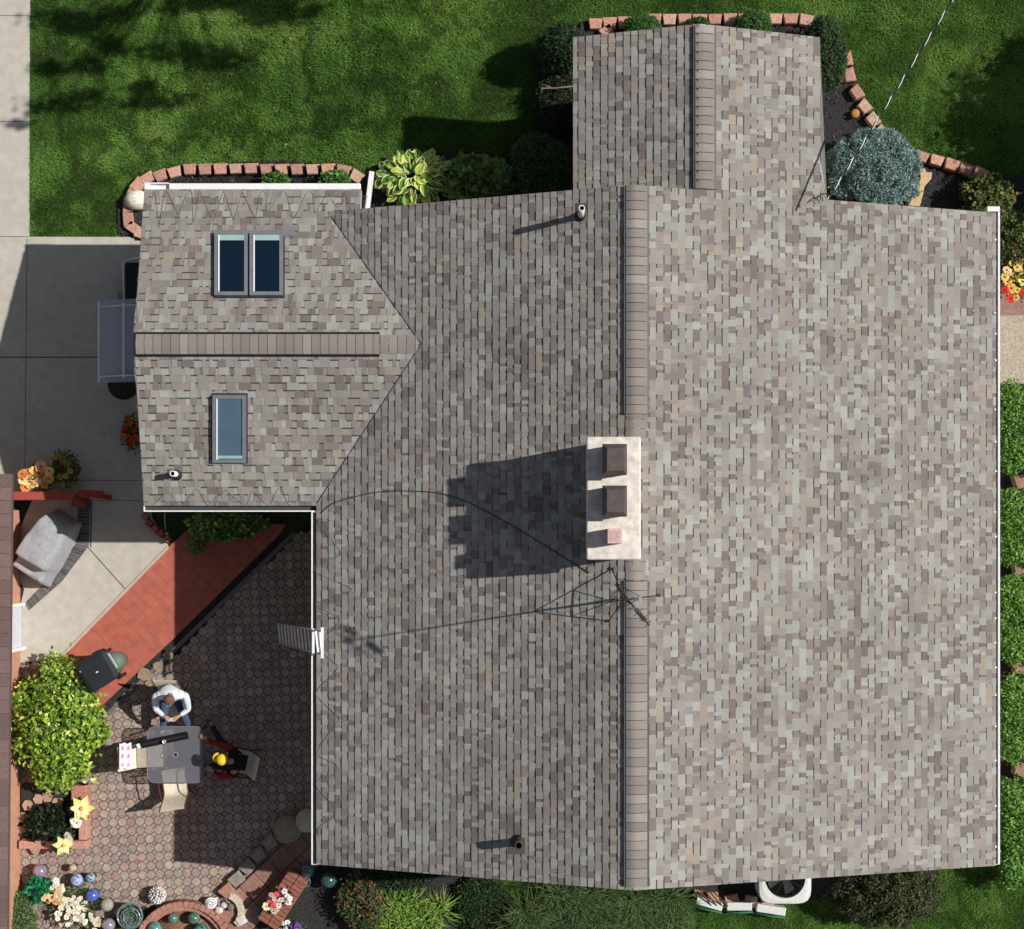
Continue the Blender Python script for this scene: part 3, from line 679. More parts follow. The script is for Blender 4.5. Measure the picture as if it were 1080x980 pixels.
# ------------------------------------------------------------------ edging blocks
TERRA = [(.52,.28,.21),(.48,.26,.20),(.55,.31,.24),(.45,.25,.20),(.52,.34,.26)]
def block(c, rz, w=.30, d=.22, h=.13, col=None):
    m = MB(); k = rnd.uniform(.9,1.08); col = tuple(x*k for x in (col or rnd.choice(TERRA)))
    f = .78; a, b = w/2, d/2; R_ = Matrix.Rotation(rz,3,'Z'); i = .018
    lo = [(-a,b),(-a*f,-b),(a*f,-b),(a,b)]; out = []
    for sc_, z in ((1,0),(1,h-.02),(.90,h)): out += [Vector(c)+R_@Vector((x*sc_,y*sc_,z)) for x,y in lo]
    m.add(out, [(3,2,1,0),(8,9,10,11)]+[(r*4+k_,r*4+(k_+1)%4,r*4+4+(k_+1)%4,r*4+4+k_) for r in (0,1) for k_ in range(4)], col)
    return m
def row(L, label, group, h0=.02, hh=.16, w=.30, d=.22, cols=None):
    for (u,v,a) in L:
        g = G(u,v); p = P(u,v,g.z+hh); p.z = float(gz(p.x,p.y))+h0
        m = block(p, R(a), w*rnd.uniform(.93,1.05), d*rnd.uniform(.92,1.06), hh, rnd.choice(cols) if cols else None)
        tag(m.build('edging_block', M['stone']), label, 'edging block', group)
row([(138,206,62),(145,195,48),(155,188,32),(169,185,22),(184,181.5,15)]+[(200+16.2*i,178.6-.25*i*(i<5),2) for i in range(10)]+[(362,180,-10),(376,186,-32)],
    'reddish concrete edging block in the curved row around the bed above the left wing', 'edging blocks round the upper left bed')
row([(135,217,88),(135,231,95),(140,240,145),(149,246,160)], 'edging block in the shaded turn at the upper left corner of the left wing', 'edging blocks at the corner of the upper left bed', hh=.12)
row([(628,25,0),(643,24,0),(659,23,0),(675,22.5,0)], 'edging block above the left half of the small top gable', 'edging blocks above the top gable, left')
row([(640,33,32)], 'tilted edging block set inside the row above the small top gable', None)
row([(690+16*i,20.5-.1*i,0) for i in range(10)]+[(850,21,-12)], 'edging block in the straight row above the right half of the small top gable', 'edging blocks above the top gable, right')
row([(893,62,-78),(896,79,-75),(904,97,-55),(912,112,-50),(921,126,-52),(930,139,-50)], 'reddish edging block in the curving row between the top gable and the blue spruce', 'edging blocks above the blue spruce', hh=.2)
row([(972,165,-20),(988,169,-16),(1004,173.5,-18),(1019,178,-20),(1034,182,-24)], 'reddish edging block in the row running right from the blue spruce', 'edging blocks right of the blue spruce', hh=.2)
row([(153,545,60),(157,552,55),(163,558,50),(169,563,42),(176,568,45)], 'small red edging block curving from the lower left corner of the left wing', 'red edging blocks by the left wing', w=.15, d=.13, hh=.2, cols=[(.34,.11,.08),(.38,.14,.10)])

# ------------------------------------------------------------------ plants
GR = dict(dark=[(.018,.035,.012),(.03,.055,.018),(.012,.025,.01)], mid=[(.04,.10,.018),(.06,.14,.025),(.03,.075,.015),(.09,.18,.03)],
          yel=[(.22,.33,.03),(.32,.44,.04),(.14,.24,.025),(.42,.52,.08),(.08,.16,.02)], blue=[(.12,.20,.19),(.17,.27,.26),(.09,.15,.15),(.25,.36,.34)])
def hosta():
    g = G(440,190); t = thing('hosta', g, 'hosta with broad yellow and cream edged leaves in the bed below the lawn', 'plant')
    rs = np.random.RandomState(4); mb = MB()
    for i in range(200):
        a = rs.rand()*6.28; r = rs.rand()**.6; c = Vector((g.x+math.cos(a)*r*.68, g.y+math.sin(a)*r*.45, g.z+.42-.25*r*r+rs.rand()*.1))
        d = Vector((math.cos(a+rs.randn()*.5), math.sin(a+rs.randn()*.5), .25-.6*r)).normalized(); n = (Vector((0,0,1))+Vector((rs.randn()*.35,rs.randn()*.35,0))).normalized(); s = n.cross(d).normalized(); n = d.cross(s)
        L = .215*(.6+.7*rs.rand()); W = L*.36; y = rs.rand()
        inner = [(.10,.24,.04),(.55,.66,.10),(.22,.40,.06)][int(y*2.99)]; outer = (.80,.84,.40) if y < .75 else (.07,.16,.03)
        pr = [(0,0,0),(.25,.8,.05),(.55,1,.07),(.85,.55,.03),(1.05,0,-.05)]
        def P_(t_, w_, k=1): return c+d*L*t_+s*W*w_*k+n*L*(.06+.12*abs(w_))
        for sgn in (-1,1):
            for (t0,w0,_),(t1,w1,_) in zip(pr[:-1], pr[1:]):
                A = [c+d*L*t0-n*.0, c+d*L*t1, P_(t1,w1*sgn,.72), P_(t0,w0*sgn,.72)]; mb.add(A, [(0,1,2,3) if sgn > 0 else (3,2,1,0)], inner)
                A = [P_(t0,w0*sgn,.72), P_(t1,w1*sgn,.72), P_(t1,w1*sgn,1), P_(t0,w0*sgn,1)]; mb.add(A, [(0,1,2,3) if sgn > 0 else (3,2,1,0)], outer)
    mb.build('foliage', M['leaf'], t); stems(g, [(g.x,g.y,g.z+.2,.3,.2,.15)], t, .01)
hosta()
shrub('shrub','dark leafy shrub beside the yellow hosta, in the shade of the top gable','shrub',507,190,.74,.44,.7,2600,.19,[(.16,.26,.07),(.22,.34,.10),(.08,.14,.04)],2,asp=.7,clumps=18,cr=.24)
shrub('shrub','dark green rounded shrub in the corner between the top gable and the main roof','shrub',572,175,.75,.75,1.0,12000,.06,[(.05,.09,.03),(.08,.13,.04),(.03,.06,.02)],3)
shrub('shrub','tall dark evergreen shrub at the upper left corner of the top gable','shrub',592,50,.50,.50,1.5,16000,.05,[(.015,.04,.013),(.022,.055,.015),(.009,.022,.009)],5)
shrub('shrub','small bright green tuft in the upper left bed, left one','shrub',291,191,.28,.16,.35,900,.09,[(.09,.22,.04),(.05,.14,.02)],6)
shrub('shrub','small bright green tuft in the upper left bed, right one','shrub',354,190,.34,.18,.4,1200,.09,[(.09,.22,.04),(.05,.14,.02)],66)
shrub('shrub','near black low foliage added as shade left of the top gable, under the bare branch','shrub',588,108,.48,.85,.6,9000,.06,[(.012,.026,.010),(.02,.035,.013)],67)  # added foliage, near black to stand in for the deep shade
m = MB(); m.tube([P(606,91,2.0), P(585,93,2.0), P(571,93,2.0), P(571,97,2.0)], .016, 5, (.20,.16,.12)); m.tube([P(582,93,2.0), P(572,89,2.0)], .012, 5, (.20,.16,.12)); tag(m.build('dry_branch', M['matte']), 'bare pale branch in the deep shade left of the top gable', 'branch')
shrub('shrub','bright green clipped shrub above the left half of the top gable','shrub',678,30,.42,.35,.7,9000,.04,[(.05,.13,.025),(.07,.17,.03),(.03,.09,.02)],7)
shrub('shrub','bright green clipped shrub above the right half of the top gable','shrub',794,28,.42,.35,.7,9000,.04,[(.05,.13,.025),(.07,.17,.03),(.03,.09,.02)],8)
shrub('shrub','little green shrub peeping out at the peak of the top gable','shrub',735,30,.32,.25,.6,5000,.04,[(.04,.10,.02),(.03,.08,.02)],9)
shrub('yew','dark green yew hugging the upper right corner of the top gable','shrub',868,58,.55,.85,1.1,20000,.05,[(.025,.06,.018),(.04,.085,.02),(.015,.035,.012)],10)
shrub('blue_spruce','round blue green dwarf spruce in the corner right of the top gable','shrub',923,178,1.0,.88,1.2,46000,.075,[(.17,.27,.255),(.23,.35,.33),(.12,.19,.18),(.32,.44,.41)],11,asp=.26,lump=7,rough=.25,up=.2,shell=.5,clumps=75,cr=.16)
shrub('shrub','dark low shrub under the left edge of the blue spruce','shrub',893,198,.45,.45,.5,7000,.05,[(.035,.06,.04),(.05,.08,.05),(.02,.035,.02)],12)
shrub('rose_bush','loose green and reddish rose bush at the top right corner of the roof','shrub',1042,212,.62,.62,.85,6500,.075,[(.10,.17,.035),(.16,.24,.05),(.06,.11,.025),(.20,.10,.05),(.05,.08,.02)],13,asp=.6,rough=.5,clumps=30,cr=.2)
shrub('rose_bush','leafy bush with one orange bloom by the right gutter, above the potted flowers','shrub',1072,248,.55,.55,.8,6000,.07,[(.08,.15,.03),(.12,.20,.04),(.05,.09,.02),(.16,.10,.04)],14,asp=.6,rough=.5,clumps=30,cr=.2)
for k,(v,rv,s) in enumerate(((452,.94,'just below the path'),(556,.80,'second below the path'),(654,.92,'third below the path'),(757,.92,'fourth below the path'),(878,1.15,'lowest of the row'))):
    shrub('hedge_shrub','clipped bright green hedge shrub along the right gutter, '+s,'shrub',1084,v,.68,rv,.95,17000,.06,[(.09,.23,.03),(.15,.33,.045),(.05,.13,.02),(.22,.40,.08)],20+k,group='hedge shrubs along the right side',asp=.6,
          blobs=[(0,0,.45,.62,rv*.92,.5)]+[(.35*a,rv*.55*b,.5,.36,rv*.46,.42) for a in (-1,1) for b in (-1,0,1)])
for v,l in ((508,'uppermost'),(602,'second from the top'),(703,'third from the top'),(810,'lowest')):
    g = P(1074,v,0); m = block((g.x,g.y,.0), R(rnd.uniform(-25,25)), .34,.30,.30,(.30,.20,.15)); tag(m.build('paver_block', M['stone']), 'brown paver block in the gap between two hedge shrubs, '+l, 'block','paver blocks between the hedge shrubs')
shrub('boxwood','big broad leaved yellow green bush beside the neighbouring wall and the dark bin','shrub',60,764,1.0,1.42,1.3,12000,.11,[(.24,.37,.035),(.36,.50,.05),(.13,.25,.03),(.62,.70,.22),(.05,.12,.02)],31,asp=.6,rough=.55,shell=.35,wts=[3,2.6,3,1,2.4],clumps=85,cr=.13)
shrub('shrub','small green bush at the bottom left corner under the brick wall','shrub',16,968,.5,.6,.6,5000,.07,[(.08,.15,.05),(.12,.2,.07),(.05,.1,.03)],32,asp=.5)
shrub('shrub','leafy green shrub under the lower gutter of the left wing, with pale flowers','shrub',236,553,.9,.34,.75,5200,.10,[(.09,.22,.03),(.15,.32,.05),(.04,.11,.02),(.32,.45,.14)],33,asp=.6,rough=.4,clumps=22,cr=.2)
shrub('shrub','small yellow green plant spilling onto the red walk','shrub',207,574,.2,.24,.3,500,.07,[(.14,.22,.04),(.2,.25,.06)],34,asp=.5,rough=.5)
shrub('shrub','dark rounded shrub below the lower right edge of the roof, beside the air conditioner','shrub',938,944,1.22,.74,1.3,24000,.07,[(.035,.06,.018),(.06,.085,.025),(.09,.08,.03),(.022,.04,.013)],35,rough=.4,asp=.4,clumps=60,cr=.17)
shrub('shrub','green shrub with reddish flower tips below the lower left eave','shrub',382,950,.5,.75,.7,6000,.06,[(.05,.10,.03),(.08,.13,.04),(.03,.06,.02),(.25,.08,.05)],36,asp=.6,rough=.4)
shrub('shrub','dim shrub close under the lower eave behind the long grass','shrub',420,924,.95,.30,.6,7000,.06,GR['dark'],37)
def grasses(name, label, u, v, ru, rv, n, ln, wid, cols, seed, h=.5, dirbias=None, cat='ornamental grass', m='leaf', nodes=26):
    g = G(u,v); t = thing(name, g, label, cat); rs = np.random.RandomState(seed); V=[];Fc=[];C=[]
    cen = np.stack([g.x+(rs.rand(nodes)*2-1)*ru, g.y+(rs.rand(nodes)*2-1)*rv], 1)
    for i in range(n):
        k = rs.randint(nodes); a = rs.rand()*6.28
        if dirbias is not None and rs.rand() < .75: a = dirbias+rs.randn()*.6
        L = ln*(.5+.8*rs.rand()); d = np.array([math.cos(a), math.sin(a)]); s = np.array([-d[1], d[0]])*wid/2
        b = cen[k]+rs.randn(2)*.05; c = np.array(cols[rs.randint(len(cols))])*(.7+.6*rs.rand()); o = len(V)
        for j,(r,z,w) in enumerate(((0,.0,.7),(.25,.75,1),(.6,1.0,.85),(1,.62,.08))):
            q = b+d*L*r+rs.randn(2)*.004; zz = g.z+h*z*(.7+.3*rs.rand())+.03*rs.rand()
            V.append((q[0]-s[0]*w,q[1]-s[1]*w,zz)); V.append((q[0]+s[0]*w,q[1]+s[1]*w,zz)); C += [c,c]
        for j in range(3): Fc.append((o+2*j,o+2*j+1,o+2*j+3,o+2*j+2))
    mesh_obj('foliage', V, np.array(Fc), np.clip(C,0,1), M[m], t); return t
shrub('shrub','low dark foliage painting shaded grass between the strap leaved clump and the weeping grass','shrub',505,955,.62,.75,.3,9000,.06,[(.03,.06,.015),(.02,.04,.01)],38)  # dark leaf colour paints the shade lying on the grass here
grasses('daylily','arching bright green strap leaved clump at the bottom below the left roof slope',440,962,.6,.5,1300,.42,.024,[(.10,.22,.02),(.18,.32,.04),(.06,.14,.02),(.30,.36,.08)],41,.5,nodes=12)
grasses('ornamental_grass','soft weeping green grass below the lowest point of the roof, left part',585,962,.95,.55,5200,.55,.012,[(.04,.08,.02),(.07,.12,.035),(.025,.05,.015),(.13,.18,.06)],42,.6,R(-60))
grasses('ornamental_grass','soft weeping green grass below the lowest point of the roof, right part',675,968,.85,.55,4600,.5,.012,[(.045,.10,.02),(.075,.14,.035),(.025,.06,.015),(.13,.19,.06)],43,.55,R(-70))
def flowers_thing(name, label, cat, pts, r, cols, z=.5, seed=1, n=6, eye=(.35,.15,.05), leavesz=.08, pot=None, potc=(.3,.1,.06), nl=500, pointed=False, group=None):
    us = [p[0] for p in pts]; vs = [p[1] for p in pts]; c = P(sum(us)/len(us), sum(vs)/len(vs), z); g = Vector((c.x,c.y,float(gz(c.x,c.y)) if z < 1.4 else 0))
    t = thing(name, g, label, cat, group); m = MB(); base = g.z
    for (u,v) in pts:
        if len(pts) <= 16: m = MB()
        flower(m, P(u,v,base+z+rnd.uniform(-.05,.05)), r*rnd.uniform(.8,1.2), rnd.choice(cols), n, eye, pointed=pointed)
        if len(pts) <= 16: m.build('bloom', M['petal'], t)
    if len(pts) > 16: tag(m.build('flowers', M['petal'], t), kind='stuff')
    rx = (max(us)-min(us))/100+.08; ry = (max(vs)-min(vs))/100+.08
    if nl: foliage('foliage', [(c.x,c.y,base+z*.6,rx,ry,z*.42)], nl, leavesz, GR['mid'], t, seed, asp=.45)
    m = MB()
    for (u,v) in pts[::2]: m.tube([g+Vector((0,0,.02)), P(u,v,base+z-.06)], .006, 4, (.05,.1,.02))
    m.build('stem', M['vc'], t)
    if pot: m = MB(); m.lathe(g, [(pot*.7,0),(pot,z*.55),(pot*1.1,z*.57),(pot*1.1,z*.63),(pot*.9,z*.63),(pot*.9,z*.5)], 20, potc); m.build('pot', M['matte'], t)
    return t
A_ = [(.90,.50,.16),(.95,.74,.34),(.92,.56,.26),(.95,.82,.50),(.80,.30,.08)]
flowers_thing('flower_box','bunch of peach and cream flowers on the left end of the red beam','flowers',[(24,500),(29,506),(36,496),(43,492),(33,509),(44,501),(51,505),(27,514),(39,508),(47,512),(31,499),(41,499),(52,497),(24,506)],.11,A_,.95,51,pot=.2)
flowers_thing('flower_box','bunch of dull yellow and dark red flowers right of the peach ones, half in shade','flowers',[(58,488),(65,494),(70,490),(63,503),(69,502),(55,483),(61,480),(66,485),(74,497),(66,511)],.075,[(.45,.33,.08),(.5,.4,.14),(.22,.02,.02),(.35,.25,.06),(.25,.04,.02)],.95,52,pot=.2)
flowers_thing('potted_flowers','pot of orange red flowers against the left end of the left wing','flowers',[(137,446),(132,452),(141,454),(135,459),(139,464),(130,461),(144,448),(143,462),(138,470),(134,441)],.07,[(.6,.10,.03),(.7,.2,.04),(.45,.04,.02)],.5,53,pot=.17)
flowers_thing('potted_flowers','yellow orange and red potted flowers beside the right gutter, above the path','flowers',[(1062,285),(1068,278),(1075,277),(1076,286),(1071,294),(1078,297),(1063,297),(1060,306),(1067,304),(1073,306),(1079,309),(1068,287),(1066,315),(1072,314),(1060,292),(1073,282),(1079,270)],.095,[(.92,.74,.18),(.88,.52,.14),(.90,.66,.20),(.65,.05,.03),(.88,.66,.36)],.45,54,eye=(.25,.05,.02),pot=.2)
def lily(label, u, v, r):
    g = P(u,v,0); t = thing('lily', g, label, 'flowers'); m = MB(); c = P(u,v,.62)
    flower(m, c, r, (.92,.84,.28), 6, (.85,.5,.1), tilt=(.25,.1,1), pointed=True); flower(m, c+Vector((0,0,.015)), r*.8, (.95,.92,.60), 5, (.8,.5,.08), tilt=(.2,.2,1), pointed=True)
    m.build('petals', M['petal'], t); m = MB(); m.tube([g, c], .01, 5, (.05,.14,.03)); m.build('stem', M['vc'], t)
    foliage('foliage', [(c.x-.12,c.y,.35,.14,.16,.15)], 60, .14, [(.03,.10,.04),(.05,.15,.06)], t, 9, asp=.5)
lily('large yellow and cream lily over the right rim of the brick planter', 86,853,.27)
lily('smaller yellow lily over the bottom rim of the brick planter', 67,892,.22)
flowers_thing('white_flowers','white rose bloom between the two yellow lilies on the planter','flowers',[(78,866),(81,868)],.10,[(.9,.88,.84)],.5,55,n=9,nl=40)
flowers_thing('white_flowers','small white bloom just above the smaller yellow lily','flowers',[(71,881),(72,886)],.09,[(.9,.9,.88)],.5,56,n=9,nl=30)
wf = []
for (a,b),(c_,d_),k in (((56,930),(68,945),22),((60,945),(84,975),45),((76,948),(90,972),26),((92,968),(106,980),14)):
    wf += [(a+(c_-a)*rnd.random()+rnd.uniform(-3,3), b+(d_-b)*rnd.random()+rnd.uniform(-3,3)) for _ in range(k)]
flowers_thing('white_flowers','long mass of white and cream flowers among the garden balls at the bottom left','flowers',wf,.055,[(.86,.84,.76),(.88,.82,.66),(.85,.85,.82),(.82,.70,.45)],.35,57,n=5,eye=(.8,.7,.3),nl=700,leavesz=.06)
flowers_thing('peach_flowers','small peach orange blooms at the left end of the white flowers','flowers',[(46,948),(51,950),(55,947),(58,951),(49,945)],.07,[(.85,.50,.22),(.85,.6,.35)],.4,58,nl=50)
flowers_thing('pink_flowers','red and pink flowers on the sloping brick border below the patio','flowers',[(286,944),(289,948),(285,951),(292,943),(291,951),(296,949),(288,955),(294,955)],.06,[(.75,.10,.13),(.85,.45,.48),(.88,.7,.68)],.7,59,n=5,nl=60)
flowers_thing('white_flowers','white and pale pink flowers right of the red ones on the brick border','flowers',[(300,940),(303,945),(299,949),(306,948),(304,952),(301,944)],.065,[(.88,.85,.86),(.85,.7,.72)],.7,60,n=5,nl=60)
flowers_thing('cream_flowers','cream flowers at the lower end of the brick border','flowers',[(284,957),(289,961),(281,956),(292,959)],.08,[(.88,.80,.50),(.85,.82,.65)],.65,61,n=5,nl=60)
flowers_thing('purple_flowers','purple flowers at the bottom edge right of the brick border','flowers',[(309,978),(314,977),(312,982),(317,981)],.07,[(.22,.06,.45),(.35,.12,.6)],.3,62,n=6,nl=60)
flowers_thing('white_flowers','white flowers at the bottom edge beside the purple ones','flowers',[(298,974),(301,979),(303,973),(296,981)],.06,[(.85,.85,.88)],.3,63,n=6,nl=60)
t = tag(chips('fallen_leaves', [tuple(P(u,v))[:2] for u,v in [(200,590),(325,590),(325,850),(225,920),(110,930),(110,830)]], [], .9, .06, [(.35,.25,.1),(.25,.18,.07)], 77, 'a few dry leaves scattered on the patio', 'leaves', .04))
t['kind'] = 'stuff'
chips('fallen_leaves', [tuple(P(u,v))[:2] for u,v in [(0,258),(140,258),(140,470),(0,470)]], [], .5, .05, [(.25,.18,.08)], 78, 'a few tiny dry leaves on the shaded concrete drive', 'leaves', .04)
chips('fallen_leaves', [tuple(G(u,v))[:2] for u,v in [(40,5),(560,5),(400,150),(50,220)]], [], .55, .05, [(.45,.40,.2),(.5,.5,.4)], 79, 'a few pale fallen leaves on the upper left lawn', 'leaves', .08)
foliage_t = thing('green_flowers', P(40,937,0), 'glossy emerald green foliage among the garden balls', 'plant')
c = P(40,937,.3); foliage('foliage', [(c.x,c.y,.28,.24,.26,.16)], 420, .11, [(.01,.20,.08),(.02,.30,.12),(.01,.10,.05)], foliage_t, 3, asp=.6)

# ------------------------------------------------------------------ garden ornaments
def orb(label, u, v, r, c1, c2=None, m='gazing', z=.12, turns=5, stand=True):
    g = P(u,v,z+r); g.z = 0.03; t = thing('garden_ball', g, label, 'garden ball')
    mb = MB(); n = 28
    cols = (lambda i,k: c1 if (math.sin(k*2*math.pi/n*2+i*turns*.35) > 0) else c2) if c2 else None
    mb.ball((g.x,g.y,.03+z+r), r, c1, n=n, cols=cols); mb.build('ball', M[m], t)
    mb = MB(); mb.lathe(g, [(r*.7,0),(r*.45,z*.5),(r*.55,z*1.2)], 14, (.12,.11,.10)); mb.build('stand', M['matte'], t)
orb('lavender gazing ball below the brick planter', 42.6,918.5,.145,(.50,.40,.55))
orb('blue swirled ball, larger one in the pair above the white flowers', 81.5,928,.135,(.12,.20,.55),(.45,.52,.70),'glazed')
orb('little teal and white swirled ball right of the blue swirled one', 96,925.5,.105,(.02,.10,.16),(.35,.5,.6),'glazed')
orb('plain deep blue ball right of the white flowers', 97.6,944,.14,(.05,.09,.42),(.09,.14,.5),'glazed')
orb('mottled grey stone ball left of the big blue grey pot', 113,954,.14,(.28,.28,.24),(.36,.34,.28),'stone')
orb('lavender gazing ball at the bottom edge left of the big blue grey pot', 115,975,.14,(.55,.48,.60))
orb('small tan stone ball above the blue swirled one', 77,915,.08,(.4,.34,.25),(.5,.45,.35),'stone')
orb('green glass ball, left one inside the curved brick planter', 183,968,.11,(.05,.16,.11),(.12,.26,.18),'glazed')
orb('green glass ball, right one inside the curved brick planter', 205,968,.13,(.04,.12,.08),(.10,.22,.15),'glazed')
orb('teal glass ball at the bottom edge inside the curved brick planter', 164,979,.15,(.05,.20,.18),(.12,.30,.26),'glazed')
orb('dark teal ball at the bottom edge of the curved brick planter, right side', 212,981,.15,(.03,.10,.09),(.10,.24,.2),'glazed')
orb('large teal glass ball in the shade below the lower left roof corner', 347,928,.17,(.02,.07,.07),(.04,.12,.11),'glazed')
orb('dark teal glass ball tucked under the lower left roof corner', 325,917,.16,(.03,.09,.10),(.06,.15,.15),'glazed')
def pebbleball():
    g = P(166,944,.2); g.z = .03; t = thing('mosaic_ball', g, 'round ball covered in white pebbles on the lower patio edge', 'garden ball'); m = MB(); m.ball(g+Vector((0,0,.19)), .165, (.10,.09,.08)); m.build('core', M['matte'], t)
    m = MB()
    for i in range(90):
        z = 1-2*(i+.5)/90; a = i*2.399; r = math.sqrt(1-z*z); d = Vector((r*math.cos(a), r*math.sin(a), z)); k = rnd.uniform(.5,.85)
        m.ball(g+Vector((0,0,.19))+d*.165, .030*rnd.uniform(.8,1.15), (k,k*.97,k*.95), n=8)
    m.build('pebbles', M['matte'], t)
pebbleball()
def pot(name, label, u, v, r, h, col, plant=None, m='glazed', rings=0, cat='pot'):
    g = P(u,v,h); g.z = .03; t = thing(name, g, label, cat); mb = MB(); mb.lathe(g, [(r*.65,0),(r*.9,h*.5),(r,h*.9),(r*1.05,h),(r*.92,h),(r*.85,h*.8)], 26, col); mb.build('bowl', M[m], t)
    for i in range(rings):
        mb = MB(); q = r*(.78-.2*i); c2 = g+Vector((.02,-.03,h*(.8+.1*i))); mb.lathe(c2, [(q*.8,0),(q,.05),(q,.09),(q*.9,.09),(q*.8,.03)], 24, tuple(x*(1.25-.35*i) for x in col)); mb.build('inner_bowl', M[m], t)
    if plant: foliage('foliage', [(g.x,g.y,h,r*.85,r*.85,.07)], 160, .06, plant, t, 4, asp=.5)
    else: mb = MB(); mb.lathe(g, [(r*.9,h*.78),(r*.01,h*.82)], 20, (.05,.045,.04)); mb.build('soil', M['matte'], t)
    return t
pot('glazed_pot','big blue grey glazed pot with nested rings and greenery at the bottom left',137,966,.27,.35,(.13,.17,.17),[(.05,.14,.08),(.15,.25,.15)],'glazed',2)
pot('glazed_pot','grey blue pot on the sloping brick border above the pink flowers',310,934,.12,.3,(.22,.26,.27),[(.10,.16,.10),(.3,.3,.28)])
pot('glazed_pot','small pale teal pot on the sloping brick border near the roof corner',322.5,930,.10,.25,(.10,.22,.25),None)
pot('glazed_pot','small green glass dish at the lower end of the brick border',278,965,.12,.2,(.05,.28,.16),[(.1,.4,.25)])
pot('clay_pot','small dark pot behind the white spiral shell',234,952,.10,.2,(.20,.16,.14),None,'matte')
def spiral():
    g = P(222,953,.25); g.z = .03; t = thing('spiral_shell', g, 'white spiral shell ornament at the corner of the curved brick planter', 'ornament'); m = MB(); m.lathe(g,[(.09,0),(.12,.12),(.13,.2)],20,(.6,.6,.6)); m.build('base', M['matte'], t)
    m = MB(); m.tube([g+Vector((math.cos(a)*(.12-.0065*a), math.sin(a)*(.12-.0065*a), .2+.006*a)) for a in np.linspace(0,16,70)], .018, 6, (.8,.8,.8)); m.build('coil', M['matte'], t)
spiral()
for (u,v,r,l) in ((231,960,.09,'pale oval stone below the white spiral shell'),(236,955,.07,'small white stone right of the white spiral shell'),(228,949,.06,'smallest white stone above the spiral shell'),(243,957,.08,'dark mottled stone between the shell and the curved stone rim')):
    g = P(u,v,.2); m = MB(); k = .6 if 'dark' not in l else .16; m.ball((g.x,g.y,.03+.16), r, (k,k*.97,k*.93), sz=.7, n=14); m.lathe((g.x,g.y,.03),[(r*.8,0),(r*.7,.13)],12,(.2,.18,.16)); tag(m.build('ornamental_stone', M['stone']), l, 'stone')
def rim():
    m = MB(); cx, cy = P(236,962,.2).x, P(236,962,.2).y; n = 12; v = []
    for i in range(n+1):
        a = R(-45)+R(115)*i/n
        for r in (.30,.44):
            for z in (.03,.22): v.append((cx+r*math.cos(a), cy+r*math.sin(a), z))
    f = []
    for i in range(n): o = i*4; f += [(o+1,o+3,o+7,o+5),(o+2,o+6,o+7,o+3),(o,o+1,o+5,o+4)]
    f += [(0,2,3,1),(n*4,n*4+1,n*4+3,n*4+2)]; m.add(v, f, (.55,.49,.38)); tag(m.build('curved_stone', M['stone']), 'pale curved stone rim around the small ornaments below the patio', 'stone')
rim()
g = P(254,971,.25); m = MB(); m.box((g.x,g.y,.14), (.20,.20,.22), rz=.5, col=(.62,.60,.56), bev=.03); tag(m.build('stone_cube', M['stone']), 'white square stone block right of the curved stone rim', 'block')
g = P(141,209,.4); m = MB(); m.ball((g.x+.03,g.y,.18), .27, (.80,.76,.66), sz=.85, n=26); o = tag(m.build('white_boulder', M['stone']), 'smooth white boulder at the upper left corner of the left wing', 'boulder')
o.scale = (.8,.62,.8) if False else (1,.78,1)
# curved brick planter at the bottom
def brickring():
    c = P(193,1003,.3); t = thing('brick_planter', (c.x,c.y,0), 'curved red brick planter holding the green glass balls at the bottom edge', 'planter')
    for r0, z in ((.98,.32),(.88,.25)):
        m = MB(); n = 20
        for i in range(n):
            a = R(20)+R(140)*(i+.5)/n; q = (c.x+math.cos(a)*r0*1.0, c.y+math.sin(a)*r0, z/2+.02); k = rnd.uniform(.85,1.1)
            m.box(q, (.11,.115,z), rz=a+rnd.uniform(-.16,.16), col=(.40*k,.20*k,.15*k), bev=.012)
        m.build('brick_course', M['stone'], t)
    m = MB(); m.lathe((c.x,c.y,0), [(.8,0),(.8,.10),(.01,.11)], 24, (.30,.16,.11)); m.build('planter_floor', M['stone'], t)
brickring()
